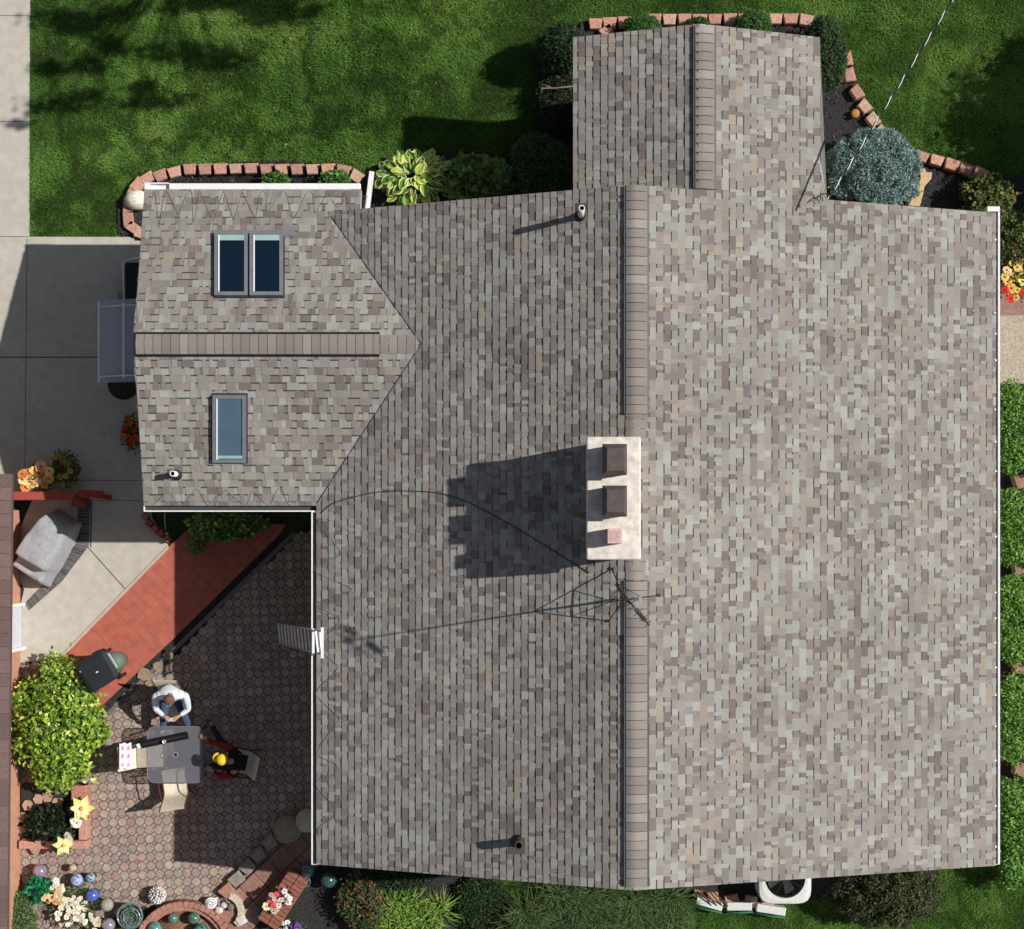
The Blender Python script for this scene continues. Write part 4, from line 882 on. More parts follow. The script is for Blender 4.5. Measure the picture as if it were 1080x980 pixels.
# brick planter box with flagstones
def planterbox():
    c = P(56,869,.25); t = thing('brick_planter', (c.x,c.y,0), 'square pink brick planter with flagstones and a dark plant, below the yellow green bush', 'planter')
    m = MB(); k = (.50,.27,.21)
    a, b = P(20,895,.3), P(92,828,.3); x0,x1,y0,y1 = a.x,b.x,a.y,b.y
    m.box(((x0+x1)/2,y0+.08,.17), (x1-x0,.17,.32), col=k, bev=.015); m.box((x1-.09,(y0+y1)/2+.09,.17), (.17,y1-y0-.18,.32), col=k, bev=.015)
    m.box((x1-.16,y1-.16,.20), (.32,.32,.34), col=(.42,.20,.15), bev=.015); m.build('brick_rim', M['stone'], t)
    m = MB(); m.prism([(x0,y0+.1),(x1-.1,y0+.1),(x1-.1,y1),(x0,y1)], .0, .12, (.06,.05,.045)); m.build('soil', M['soil'], t)
    m = MB(); cx, cy = P(48,869,.15).x, P(48,869,.15).y
    for i in range(13):
        an = i*2*math.pi/13+rnd.uniform(-.1,.1); r = rnd.uniform(.50,.56); q = Vector((cx+math.cos(an)*r, cy+math.sin(an)*r*1.05)); kk = rnd.uniform(.8,1.15); poly = []
        for j in range(6): aa = j*math.pi/3+rnd.uniform(-.25,.25); rr = rnd.uniform(.095,.135); poly.append((q.x+math.cos(aa)*rr, q.y+math.sin(aa)*rr))
        m.prism(poly, .10, .16+rnd.uniform(0,.02), (.42*kk,.28*kk,.21*kk))
    m.build('flagstones', M['stone'], t)
    t2 = thing('dark_plant', (cx,cy,.12), 'dark glossy plant in the middle of the square brick planter', 'plant')
    foliage('foliage', [(cx,cy,.25,.38,.36,.15),(cx+.3,cy+.12,.3,.22,.28,.15)], 1500, .13, [(.008,.015,.007),(.012,.024,.010),(.02,.04,.014)], t2, 8, asp=.5)
planterbox()
# step path, border stones and round stools at the lower left corner of the roof
def steps():
    d = Vector((.72,.69,0)).normalized(); n = Vector((d.y,-d.x,0))
    a = P(322,880,.1); t = MB(); k0 = (.27,.155,.125)
    for i in range(-1,8):
        for j in range(2):
            c = P(318,890,.1)-d*(.42*i+.1)+n*(.42*j-.05); c.z = .06; k = rnd.uniform(.85,1.12)
            t.box(c, (.41,.41,.1), rz=math.atan2(d.y,d.x), col=tuple(x*k for x in k0), bev=.012)
    struct(t.build('paver_path', M['stone']))
    for i,(u,v) in enumerate(((284,889),(272,902),(261,915),(249,928),(239,940))):
        p = P(u,v,.2); m = block((p.x,p.y,.02), math.atan2(d.y,d.x)+rnd.uniform(-.1,.1), .32,.26,.18, (.26,.235,.20) if i < 4 else (.42,.22,.16)); tag(m.build('border_stone', M['stone']), 'squarish stone in the diagonal border row between the patio and the paver path', 'stone', 'border stones along the patio')
    for u,v,r,h,c,l in ((303,875,.30,.22,(.30,.255,.20),'flat round stone slab, the larger and lower of the pair by the roof corner'),(324,866,.25,.34,(.50,.45,.33),'paler round stone slab half under the left gutter')):
        p = P(u,v,h); m = MB(); m.lathe((p.x,p.y,.02), [(r*.97,0),(r,h*.5),(r*.98,h-.02),(r*.93,h),(r*.01,h)], 30, c, wob=.03); tag(m.build('round_slab', M['stone']), l, 'stone slab')
    a, b = P(317,921,.2), P(284,972,.2); e = (b-a); m = MB(); L = e.length; n2 = Vector((-e.y,e.x,0)).normalized(); t = thing('brick_border', (a.x,a.y,0), 'sloping row of red bricks carrying pots and flowers below the roof corner', 'brick border')
    N = 12
    for i in range(N):
        for j in (0,1): 
            k = rnd.uniform(.85,1.15); c = a.lerp(b,(i+.5)/N)+n2*((j-.5)*.24); m.box((c.x,c.y,.26), (L/N-.01,.23,.5), rz=math.atan2(e.y,e.x), col=(.27*k,.11*k,.08*k), bev=.01)
    m.build('bricks', M['stone'], t)
    for (u,v,r) in ((152,712,.17),(166,703,.13),(177,692,.12),(158,722,.12)):
        p = P(u,v,.1); m = MB(); poly = [(p.x+math.cos(a_)*r*rnd.uniform(.8,1.1), p.y+math.sin(a_)*r*rnd.uniform(.7,1.0)) for a_ in np.linspace(0,5.4,7)]; m.prism(poly, .0,.06,(.30,.22,.16)); tag(m.build('flagstone', M['stone']), 'rough tan flagstone lying in the dark strip behind the man in white', 'stone', 'flagstones in the dark strip')
steps()
# orange disc, wooden cut-out and other small things by the spruce
p = P(902,120,1.45); m = MB(); m.lathe((p.x,p.y,1.33), [(.03,0),(.085,.12),(.085,.16),(.01,.15)], 20, (.45,.20,.07)); m.tube([(p.x+.06,p.y+.12,1.40),(p.x+.24,p.y-.10,1.40)], .012, 5, (.03,.03,.03)); tag(m.build('garden_lamp', M['matte']), 'small round orange solar lamp inside the edging above the blue spruce', 'garden lamp')
m = MB(); pts = [(961,214),(973,215),(976,204),(978,194),(985,186),(986,179),(980,179),(978,174),(973,176),(974,185),(970,196),(966,205)]
q = [P(u,v,1.9) for u,v in pts]; m.prism([(p.x,p.y) for p in q], 1.62, 1.66, (.58,.42,.24)); p = P(972,200,1.6); m.box((p.x,p.y,1.45), (.05,.05,.36), col=(.3,.2,.1)); tag(m.build('wooden_cutout', M['matte']), 'tan wooden cut-out figure lying right of the blue spruce', 'ornament')
# glass canopy over the side door
def canopy():
    z = 2.55; a, b = P(104.5,317,z), P(141,404,z); t = thing('door_canopy', (a.x,(a.y+b.y)/2,z), 'clear blue grey canopy sheet with white bars over the side door', 'canopy')
    g = bpy.data.materials.new('clear_sheet'); g.use_nodes = True; bb = g.node_tree.nodes['Principled BSDF']; bb.inputs['Base Color'].default_value = (.48,.50,.60,1); bb.inputs['Alpha'].default_value = .5; bb.inputs['Roughness'].default_value = .25
    m = MB(); x1 = XW+.35; n = 8
    for i in range(n):
        xa, xb = a.x+(x1-a.x)*i/n, a.x+(x1-a.x)*(i+1)/n; f = lambda x: z+.30*(1-((x1-x)/(x1-a.x))**2)
        m.add([(xa,b.y,f(xa)),(xb,b.y,f(xb)),(xb,a.y,f(xb)),(xa,a.y,f(xa)),(xa,b.y,f(xa)+.008),(xb,b.y,f(xb)+.008),(xb,a.y,f(xb)+.008),(xa,a.y,f(xa)+.008)], [(3,2,1,0),(4,5,6,7),(0,1,5,4),(3,7,6,2)], smooth=False)
    m.build('sheet', g, t)
    for x, zz, ex in ((a.x,z+.01,.0),((130.5-PU)*(H-z-.25)/F,z+.26,-.12)): m = MB(); m.box((x,(a.y+b.y)/2,zz), (.035,a.y-b.y-.02+ex,.035)); m.build('bar', M['white'], t)
    for y in (a.y-.13, b.y+.12): m = MB(); m.tube([(a.x,y,z+.02),(-8.3,y,z+.27),(x1,y,z+.30)], .012, 6); m.build('bracket', M['white'], t)
    # porch landing, rail and round mat
    m = MB(); p, q = P(131,274,.3), P(150,404,.3); m.box(((p.x+q.x)/2,(p.y+q.y)/2,.17), (q.x-p.x+.3,p.y-q.y-1.3,.28), col=(.3,.29,.27), bev=.02); o = tag(m.build('door_step', M['matte']), 'concrete door step under the clear canopy', 'step')
    t = thing('storage_box', P(140,295,0), 'black ribbed box with a pale rail, half under the roof just above the clear canopy', 'box')
    m = MB(); p, q = P(131,275,.75), P(150,318,.75); m.box(((p.x+q.x)/2,(p.y+q.y)/2,.45), (q.x-p.x,p.y-q.y-.05,.6), col=(.02,.02,.023), bev=.04)
    for i in range(5): m.box((p.x+.05+.07*i,(p.y+q.y)/2,.76), (.03,p.y-q.y-.15,.03), col=(.03,.03,.033))
    m.build('body', M['vc'], t); m = MB(); m.tube([P(150,272,.85),P(136,274,.85),P(130,277,.85),P(130.5,290,.85),P(131,318,.80)], .02, 8); m.build('rail', M['alu'], t)
    p = P(130,405,.06); m = MB(); m.lathe((p.x,p.y,.032), [(.33,0),(.33,.02),(.30,.025),(.01,.025)], 30, (.045,.04,.03)); tag(m.build('door_mat', M['cloth']), 'round dark mat on the drive below the canopy', 'mat')
canopy()
# red beam fence
def beam():
    z = 1.0; a, b = P(8,523,z), P(108,523,z); t = thing('red_fence', ((a.x+b.x)/2,a.y,0), 'low red wooden fence rail with posts above the covered grill', 'fence'); c = (.32,.06,.045)
    m = MB(); m.box(((a.x+P(78,523,z).x)/2,a.y,z-.05), (P(78,523,z).x-a.x,.17,.09), col=(.36,.075,.055), bev=.01); m.build('top_rail', M['matte'], t)
    m = MB(); p, q = P(82,521,z), P(107,522,z); m.box(((p.x+q.x)/2,p.y,z-.1), (q.x-p.x,.16,.10), rz=-.06, col=c, bev=.01); m.build('top_rail', M['matte'], t)
    for u in (12,46,80,104): p = P(u,523,z-.1); m = MB(); m.box((p.x,p.y,(z-.1)/2), (.09,.09,z-.1), col=c); m.build('post', M['matte'], t)
    for zz in (.3,.6): m = MB(); m.box(((a.x+P(80,523,z).x)/2,a.y-.03,zz), (P(80,523,z).x-a.x,.03,.14), col=c); m.build('board', M['matte'], t)
    m = MB(); p = P(80,531,.5); m.box((p.x,p.y,.25), (.2,.16,.45), col=(.35,.12,.1), bev=.02); m.build('end_block', M['matte'], t)
beam()
# neighbouring building
def neighbour():
    t = thing('garage', (P(0,740,0).x-1.5,P(0,740,0).y,0), 'brown roofed brick building along the left edge of the photo', 'garage'); z = 2.7; D = H-z
    x1 = (12.3-PU)*D/F; x1b = (6.5-PU)*D/F; y1 = (PV-500)*D/F; y0 = -8.9
    m = MB(); n = 40
    for i in range(n):
        ya, yb = y1+(y0-y1)*i/n, y1+(y0-y1)*(i+.97)/n; xa = x1+(x1b-x1)*i/n; k = rnd.uniform(.85,1.15)
        for j in range(16):
            k = rnd.uniform(.8,1.2); c = (.155*k,.105*k,.10*k); xs0, xs1 = xa-.26*j, xa-.26*(j+1); m.quad((xs1,yb,z+.06*(j+1)+.002*(j%2)),(xs0,yb,z+.06*j),(xs0,ya,z+.06*j),(xs1,ya,z+.06*(j+1)), c)
    m.prism([(x1,y1),(x1b,y0),(x1b-4.2,y0),(x1-4.2,y1)], z-.14, z-.01, (.12,.085,.08)); m.build('roof', M['matte'], t)
    xw_ = (22-PU)*H/F; m = MB(); m.box((xw_-2,(y1-.5+y0)/2,1.28), (4,y1-.5-y0-.3,2.56), col=(.45,.22,.14)); m.build('wall', M['brickwall'], t)
    m = MB(); a, b = P(12,641,2.1), P(12,690,2.1); 
    for y in (a.y, b.y): m.box((xw_+.05,y,1.05), (.12,.07,2.1), col=(.8,.8,.8))
    m.box((xw_+.04,(a.y+b.y)/2,2.08), (.10,a.y-b.y,.08), col=(.8,.8,.8)); m.box((xw_+.01,(a.y+b.y)/2,1.05), (.04,a.y-b.y-.06,2.0), col=(.6,.6,.68)); m.build('door', M['vc'], t)
    m = MB(); p = P(17,537,1.9); m.box((xw_+.08,p.y,1.9), (.16,.16,.25), col=(.75,.68,.66), bev=.03); m.build('wall_lamp', M['vc'], t)
neighbour()
# covered grill
def grill():
    c = P(41,577,1.0); ang = math.atan2(-54,-28); t = thing('covered_grill', (c.x,c.y,0), 'barbecue under a pale grey creased cloth cover beside the left wall', 'grill cover')
    R2 = Matrix.Rotation(math.atan2(.54,.30)-.05,3,'Z'); nx, ny = 34, 22; rs = np.random.RandomState(3); v = []; f = []
    import mathutils.noise as mn
    def top(a, b):   # a along -1..1, b across -1..1
        h = 1.12-.10*abs(a)**3-.05*b*b
        if a < -.50: h = .86+.10*math.sin((a+.5)*9)*.3
        h -= .30*max(0, a-.72)*2
        return h
    N_ = 44
    ring = lambda k: None
    rows = []
    for i in range(nx+1):
        for j in range(ny+1):
            a = -1+2*i/nx; b = -1+2*j/ny; e = max(abs(a), abs(b)); L, W = .74, .40
            if e > .86: s = (e-.86)/.14; aa, bb = a/e*(.86+.05*s), b/e*(.86+.05*s); h = top(aa, bb)*(1-s)+.12*s; ex = 1+.14*s
            else: aa, bb = a, b; h = top(a,b); ex = 1
            sq = 1-.10*max(0,a)*abs(1); q = Vector((aa*L*ex, bb*W*ex*sq*(1.0 if a < .3 else 1-.28*(a-.3)), h)); nz = mn.noise(Vector((q.x*3.0, q.y*3.0+4, q.z*2)))
            nz2 = mn.noise(Vector((q.x*9, q.y*3, q.z*3+7))); q.z += .035*nz+.018*nz2; q.x += .03*nz2; q.y += .03*nz
            v.append(Vector((c.x,c.y,0))+R2@q)
    for i in range(nx):
        for j in range(ny): o = i*(ny+1)+j; f.append((o, o+ny+1, o+ny+2, o+1))
    m = MB(); m.add(v, f, (.35,.36,.385), True); m.build('cover', M['cloth'], t)
    m = MB()
    for a,b in ((-.5,-.28),(-.5,.28),(.5,.28),(.5,-.28)): p = R2@Vector((a,b,0)); m.tube([(c.x+p.x,c.y+p.y,.03),(c.x+p.x,c.y+p.y,.5)], .025, 6)
    m.build('leg', M['darkmetal'], t)
grill()
# wheeled bin
def bin_():
    c = P(102,708,1.0); rz = R(32); t = thing('wheeled_bin', (c.x,c.y,.15), 'dark square lidded bin with a grey green body on the red walk beside the bush', 'bin'); Rm = Matrix.Rotation(rz,3,'Z')
    def loop(sx, sy, z, k=.10, ox=0): 
        out = []
        for qx,qy,a0 in ((1,1,0),(-1,1,90),(-1,-1,180),(1,-1,270)):
            for i in range(5): a = R(a0+22.5*i); out.append(Vector((c.x,c.y,z))+Rm@Vector((ox+qx*(sx-k)+k*math.cos(a), qy*(sy-k)+k*math.sin(a), 0)))
        return out
    def loft(levels, col, name, mt, par, cap=True):
        m = MB(); vs = []; fs = []; n = 20
        for l in levels: vs += loop(*l)
        for r in range(len(levels)-1): fs += [(r*n+i, r*n+(i+1)%n, r*n+n+(i+1)%n, r*n+n+i) for i in range(n)]
        fs += [tuple(range(n-1,-1,-1)), tuple(range((len(levels)-1)*n, len(levels)*n))]; m.add(vs, fs, col); return m.build(name, M[mt], par)
    loft([(.23,.22,.17,.08,.05),(.30,.27,.90,.10,.08)], (.10,.13,.11), 'body', 'vc', t)
    lid = loft([(.335,.33,.92,.08),(.345,.34,.95,.08),(.335,.33,.985,.08),(.27,.26,1.01,.08),(.02,.02,1.015,.01)], (.018,.022,.026), 'lid', 'vc', t)
    m = MB(); m.tube([Vector((c.x,c.y,1.0))+Rm@Vector(q) for q in ((-.36,-.2,0),(-.42,-.2,0),(-.42,.2,0),(-.36,.2,0))], .018, 8); m.build('handle', M['black'], lid)
    m = MB(); m.box(Vector((c.x,c.y,.985))+Rm@Vector((-.20,.16,.01)), (.20,.03,.02), rz=rz-.1, col=(.6,.6,.6)); m.box(Vector((c.x,c.y,1.017))+Rm@Vector((.0,-.02,0)), (.05,.03,.01), rz=rz, col=(.6,.6,.6)); m.build('lid_glints', M['vc'], lid)  # pale pieces painting the white glints on the lid
    m = MB(); m.box(Vector((c.x,c.y,.90))+Rm@Vector((.36,.02,0)), (.06,.36,.04), rz=rz, col=(.75,.76,.76), bev=.012); m.build('highlight_strip', M['alu'], t)  # silver strip painting the highlight along the bin's side
    m = MB(); p = Vector((c.x,c.y,0))+Rm@Vector((.34,.0,0)); m.lathe((p.x,p.y,.17), [(.15,0),(.19,.25),(.21,.55),(.17,.66),(.02,.68)], 20, (.13,.17,.14)); m.build('side_tank', M['vc'], t)
    for s in (-1,1):
        m = MB(); a, b = Rm@Vector((.20,s*.27,.11)), Rm@Vector((.20,s*.33,.11)); o_ = Vector((c.x,c.y,.15)); m.tube([o_+a,o_+b], .11, 16, (.015,.015,.015)); m.build('wheel', M['vc'], t)
bin_()
# garden stake near the wing corner
m = MB(); m.tube([P(175,562,.02), P(173.5,545,1.3), P(174,540,1.45)], .009, 5, (.25,.45,.38)); m.ball(P(176,563,.12), .035, (.8,.8,.8), n=10); tag(m.build('garden_stake', M['vc']), 'thin pale green garden stake by the lower left corner of the left wing', 'garden stake')
# air conditioner
def ac():
    c = P(828,926,.85); t = thing('air_conditioner', (c.x,c.y,0), 'white air conditioning unit with a dark round fan under the lower eave', 'air conditioner')
    m = MB(); n = 40; s = .56; prof = []
    def sq(r, k): 
        out = []
        for i in range(n):
            a = 2*math.pi*i/n; ca, sa = math.cos(a), math.sin(a); e = (abs(ca)**k+abs(sa)**k)**(-1/k); out.append((r*ca*e, r*sa*e))
        return out
    vs = []; lv = [(.54,5,.06),(.55,5,.78),(.53,5,.84),(.47,3.2,.86),(.42,2,.86),(.41,2,.80)]
    for r,k,z in lv: vs += [(c.x+x,c.y+y,z) for x,y in sq(r,k)]
    fs = [(r*n+i, r*n+(i+1)%n, r*n+n+(i+1)%n, r*n+n+i) for r in range(len(lv)-1) for i in range(n)]
    m.add(vs, fs, (.66,.66,.64)); m.build('casing', M['vc'], t)
    m = MB(); m.lathe((c.x,c.y,.6), [(.41,.02),(.01,.02)], 30, (.012,.012,.013)); m.build('fan_well', M['vc'], t)
    m = MB()
    for i in range(4):
        a = i*math.pi/2+.4; d = Vector((math.cos(a),math.sin(a),0)); e = Vector((-d.y,d.x,0)); m.quad(Vector((c.x,c.y,.66))+d*.06-e*.05, Vector((c.x,c.y,.66))+d*.36-e*.12, Vector((c.x,c.y,.72))+d*.36+e*.12, Vector((c.x,c.y,.70))+d*.06+e*.05, (.06,.06,.065))
    m.lathe((c.x,c.y,.64), [(.07,0),(.07,.08),(.01,.09)], 16, (.08,.08,.08)); m.build('fan', M['vc'], t)
    m = MB()
    for r in np.linspace(.05,.41,10): m.tube([(c.x+r*math.cos(a),c.y+r*math.sin(a),.845) for a in np.linspace(0,2*math.pi,30)], .003, 4, (.05,.05,.05), False)
    for i in range(12): a = i*math.pi/6; m.tube([(c.x+.05*math.cos(a),c.y+.05*math.sin(a),.85),(c.x+.41*math.cos(a),c.y+.41*math.sin(a),.85)], .004, 4, (.05,.05,.05))
    m.build('grille', M['vc'], t)
ac()
# slatted trough beside the air conditioner
def trough():
    c = P(778,955,.3); t = thing('garden_edging', (c.x,c.y,0), 'white curved garden edging with a green rim, left of the white air conditioner', 'garden edging')
    pts = [(733,950),(740,962),(760,962),(790,961),(828,965)]
    segs = [((733,953),(762,961)),((766,960),(794,960)),((797,961),(829,966))]
    for a,b in segs:
        A, B = P(*a,.28), P(*b,.28); e = B-A; n = Vector((-e.y,e.x,0)).normalized(); m = MB(); c_ = (A+B)/2; m.box((c_.x+n.x*.07,c_.y+n.y*.07,.15), (e.length-.03,.17,.24), rz=math.atan2(e.y,e.x), col=(.62,.64,.62), bev=.015); m.build('panel', M['vc'], t)
        m = MB(); m.tube([A-n*.04+Vector((0,0,0)), (A+B)/2-n*.06, B-n*.04], .022, 6, (.03,.14,.08)); m.build('rim', M['vc'], t)
    for (u,v,w) in ((736,945,12),(752,947,14),(772,950,18),(792,951,16),(810,952,15)):
        p = P(u,v,.15); m = block((p.x,p.y,.02), rnd.uniform(-.2,.2)+math.pi, w/52,.24,.14); tag(m.build('edging_block', M['stone']), 'terracotta edging block behind the white garden edging near the air conditioner', 'edging block', 'edging blocks near the air conditioner')
    m = MB()
    for i in range(4): m.tube([P(738+5*i,938+i,.5), P(752+6*i,958,.22)], .016, 5, (.05,.04,.03))
    tag(m.build('dead_branch', M['bark']), 'dark dry branches leaning over the white garden edging', 'branch')
trough()
SUN = 4.4; SKY = .055; EXPO = 0.09
# ------------------------------------------------------------------ table, chairs, people
def chair_proto():
    t = thing('patio_chair', (0,0,.034)); w = .25; cloth = M['cloth']; col = (.74,.68,.54)
    prof = [(.29,.40),(.24,.425),(.05,.405),(-.15,.40),(-.22,.43),(-.28,.55),(-.36,.75),(-.44,.93),(-.49,1.0)]
    m = MB(); v = []; n = 8
    for x,z in prof:
        for j in range(n+1): y = -w+2*w*j/n; v.append((x,y,z-.02*math.cos(math.pi*(j/n-.5))))
    f = [(i*(n+1)+j, i*(n+1)+j+1, (i+1)*(n+1)+j+1, (i+1)*(n+1)+j) for i in range(len(prof)-1) for j in range(n)]
    m.add(v, f, col, True); m.add([(a,b,c-.006) for a,b,c in v], [q[::-1] for q in f], col, True); m.build('sling', cloth, t)
    red = (.10,.03,.025)
    for s in (-1,1):
        y = s*(w+.015); m = MB(); m.tube([(x,y,z) for x,z in prof], .014, 6, red); m.build('side_frame', M['vc'], t)
        m = MB(); m.tube([(.27,y,.41),(.30,y*1.02,.2),(.28,y*1.04,0)], .013, 6, red); m.build('leg', M['vc'], t)
        m = MB(); m.tube([(-.17,y,.40),(-.25,y*1.02,.2),(-.34,y*1.04,0)], .013, 6, red); m.build('leg', M['vc'], t)
        m = MB(); m.tube([(.27,y,.41),(.27,y*1.08,.58),(.22,y*1.1,.645),(.0,y*1.12,.65),(-.22,y*1.1,.64),(-.31,y,.64)], .013, 6, red); m.build('armrest', M['vc'], t)
    return t
pc = chair_proto()
def place(o, seat_u, seat_v, ang, label):
    p = P(seat_u, seat_v, .45); o.location = (p.x, p.y, .034); o.rotation_euler = (0,0,R(ang)); tag(o, label, 'patio chair', 'sling chairs round the glass table')
place(pc, 156,797, 2, 'cream sling patio chair on the left side of the glass table, with a patterned towel')
place(copy_tree(pc), 184.5,826, 98, 'empty cream sling patio chair below the glass table')
place(copy_tree(pc), 252,803, 168, 'sling patio chair under the person in the yellow cap')
place(copy_tree(pc), 179,740, -92, 'sling patio chair under the man in the white shirt')
def table():
    c = P(185,796,.74); t = thing('glass_table', (c.x,c.y,.034), 'square glass patio table with rounded corners and a hole in the middle', 'table')
    g = bpy.data.materials.new('table_glass'); g.use_nodes = True; bb = g.node_tree.nodes['Principled BSDF']; bb.inputs['Base Color'].default_value = (.22,.23,.27,1); bb.inputs['Alpha'].default_value = .36; bb.inputs['Roughness'].default_value = .08
    def loop(s, z, k=.16, hole=False):
        out = []
        for qx,qy,a0 in ((1,1,0),(-1,1,90),(-1,-1,180),(1,-1,270)):
            for i in range(7): a = R(a0+15*i); out.append(Vector((c.x+qx*(s-k)+k*math.cos(a), c.y+qy*(s-k)+k*math.sin(a), z)))
        return out
    m = MB(); s = .575; n = 28; A = loop(s,.750); B = loop(s,.742); Ih = [Vector((c.x+.03*math.cos(a),c.y+.03*math.sin(a),.750)) for a in [R(6.43+360*i/n) for i in range(n)]]; Il = [p-Vector((0,0,.008)) for p in Ih]
    m.add(A+B+Ih+Il, [(i,(i+1)%n,2*n+(i+1)%n,2*n+i)[::-1] for i in range(n)]+[(n+i,n+(i+1)%n,3*n+(i+1)%n,3*n+i) for i in range(n)]+[(i,n+i,n+(i+1)%n,(i+1)%n) for i in range(n)]); m.build('table_top', g, t)
    m = MB(); L = loop(s+.006,.746); m.tube(L+[L[0]], .011, 6, (.19,.16,.19)); m.build('rim', M['vc'], t)
    m = MB(); m.tube([(c.x+.05*math.cos(a),c.y+.05*math.sin(a),.755) for a in np.linspace(0,6.283,20)], .010, 6, (.3,.3,.32)); m.build('umbrella_ring', M['vc'], t)
    for qx,qy in ((1,1),(-1,1),(-1,-1),(1,-1)): m = MB(); m.tube([(c.x+qx*.44,c.y+qy*.44,.73),(c.x+qx*.47,c.y+qy*.47,.35),(c.x+qx*.50,c.y+qy*.50,.034)], .018, 6, (.08,.03,.03)); m.build('leg', M['vc'], t)
    # long dark case, cup, little things on it
    a, b = P(147,786,.80), P(198,775.5,.80); e = b-a; q = (a+b)/2; m = MB(); m.box((q.x,q.y,.79), (e.length,.155,.05), rz=math.atan2(e.y,e.x), col=(.012,.012,.014), bev=.02); m.box((q.x,q.y,.817), (e.length*.9,.03,.006), rz=math.atan2(e.y,e.x), col=(.03,.03,.033)); tag(m.build('black_case', M['cloth']), 'long narrow black case lying across the top edge of the glass table', 'case')
    q = P(173,782.5,.9); m = MB(); m.lathe((q.x,q.y,.817), [(.03,0),(.038,.085),(.034,.085),(.028,.02),(.005,.02)], 16, (.8,.8,.8)); tag(m.build('cup', M['glazed']), 'small white cup standing on the black case', 'cup')
    q = P(146,787,.83); m = MB(); m.box((q.x,q.y,.825), (.07,.10,.018), rz=.4, col=(.75,.74,.72), bev=.006); tag(m.build('paper_packet', M['matte']), 'small white packet at the left end of the black case', 'packet')
table()
def towel():
    t = MB(); v = []; cols = []; nx, ny = 12, 16
    for i in range(nx+1):
        for j in range(ny+1):
            u = 126+12.5*i/nx; vv = 784+27*j/ny+(.8*math.sin(i)); z = 1.045-.022*i; p = P(u,vv,z+.006*math.sin(j*2.1)); v.append(p)
    for i in range(nx):
        for j in range(ny):
            o = i*(ny+1)+j; fx = (i+.5)/nx; fy = (j+.5)/ny; cx = (fx*2)%1; cy = (fy*3)%1
            edge = .12 < cx < .88 and .15 < cy < .85; inner = .35 < cx < .65 and .35 < cy < .68
            c = (.80,.76,.74) if not edge else ((.50,.18,.26) if inner else ((.70,.50,.55) if (int(fy*3)+int(fx*2))%2 else (.62,.55,.66)))
            t.add([v[o],v[o+ny+1],v[o+ny+2],v[o+1]][::-1], [(0,1,2,3)], c)
    tag(t.build('patterned_towel', M['cloth']), 'white towel with pink and mauve squares over the back of the left chair', 'towel')
towel()
def skin(name, joints, edges, mt, parent, sub=2, root=0):
    org = Vector(ORG[parent.name]); me = bpy.data.meshes.new(name); me.from_pydata([Vector(j[:3])-org for j in joints], edges, [])
    o = bpy.data.objects.new(name, me); COL.objects.link(o); o.parent = parent; ORG[o.name] = ORG[parent.name]
    s = o.modifiers.new('Skin', 'SKIN'); 
    if not me.skin_vertices: me.attributes
    sv = me.skin_vertices
    if len(sv) == 0:
        bpy.context.view_layer.objects.active = o
    for i, j in enumerate(joints):
        r = j[3] if isinstance(j[3], tuple) else (j[3], j[3]); me.skin_vertices[0].data[i].radius = r; me.skin_vertices[0].data[i].use_root = (i == root)
    s.use_smooth_shade = True; o.modifiers.new('Sub', 'SUBSURF').render_levels = sub; o.modifiers['Sub'].levels = sub; me.materials.append(mt); return o
MS = dict(skin=mat('skin', (.50,.27,.19), .6, ns=20, na=.06), white_shirt=mat('white_shirt', (.66,.71,.77), .9, ns=9, na=.10, bump=.006, bs=14), jeans=mat('jeans', (.045,.08,.15), .9, ns=30, na=.2),
          hair=mat('grey_brown_hair', (.16,.085,.06), .9, ns=60, na=.4, bump=.004, bs=90), black_jacket=mat('black_jacket', (.013,.013,.017), .9, ns=15, na=.3, bump=.006, bs=18), red_jacket=mat('red_sleeves', (.22,.012,.012), .85, ns=15, na=.2),
          yellow=mat('yellow_cap', (.82,.60,.03), .75, ns=12, na=.08), shoe=mat('shoe', (.04,.04,.045), .7), dark=mat('dark_trousers', (.02,.025,.04), .9, ns=20, na=.2), white_shoe=mat('pale_shoe', (.6,.6,.6), .7))
def V_(p, r): return (p.x, p.y, p.z, r)
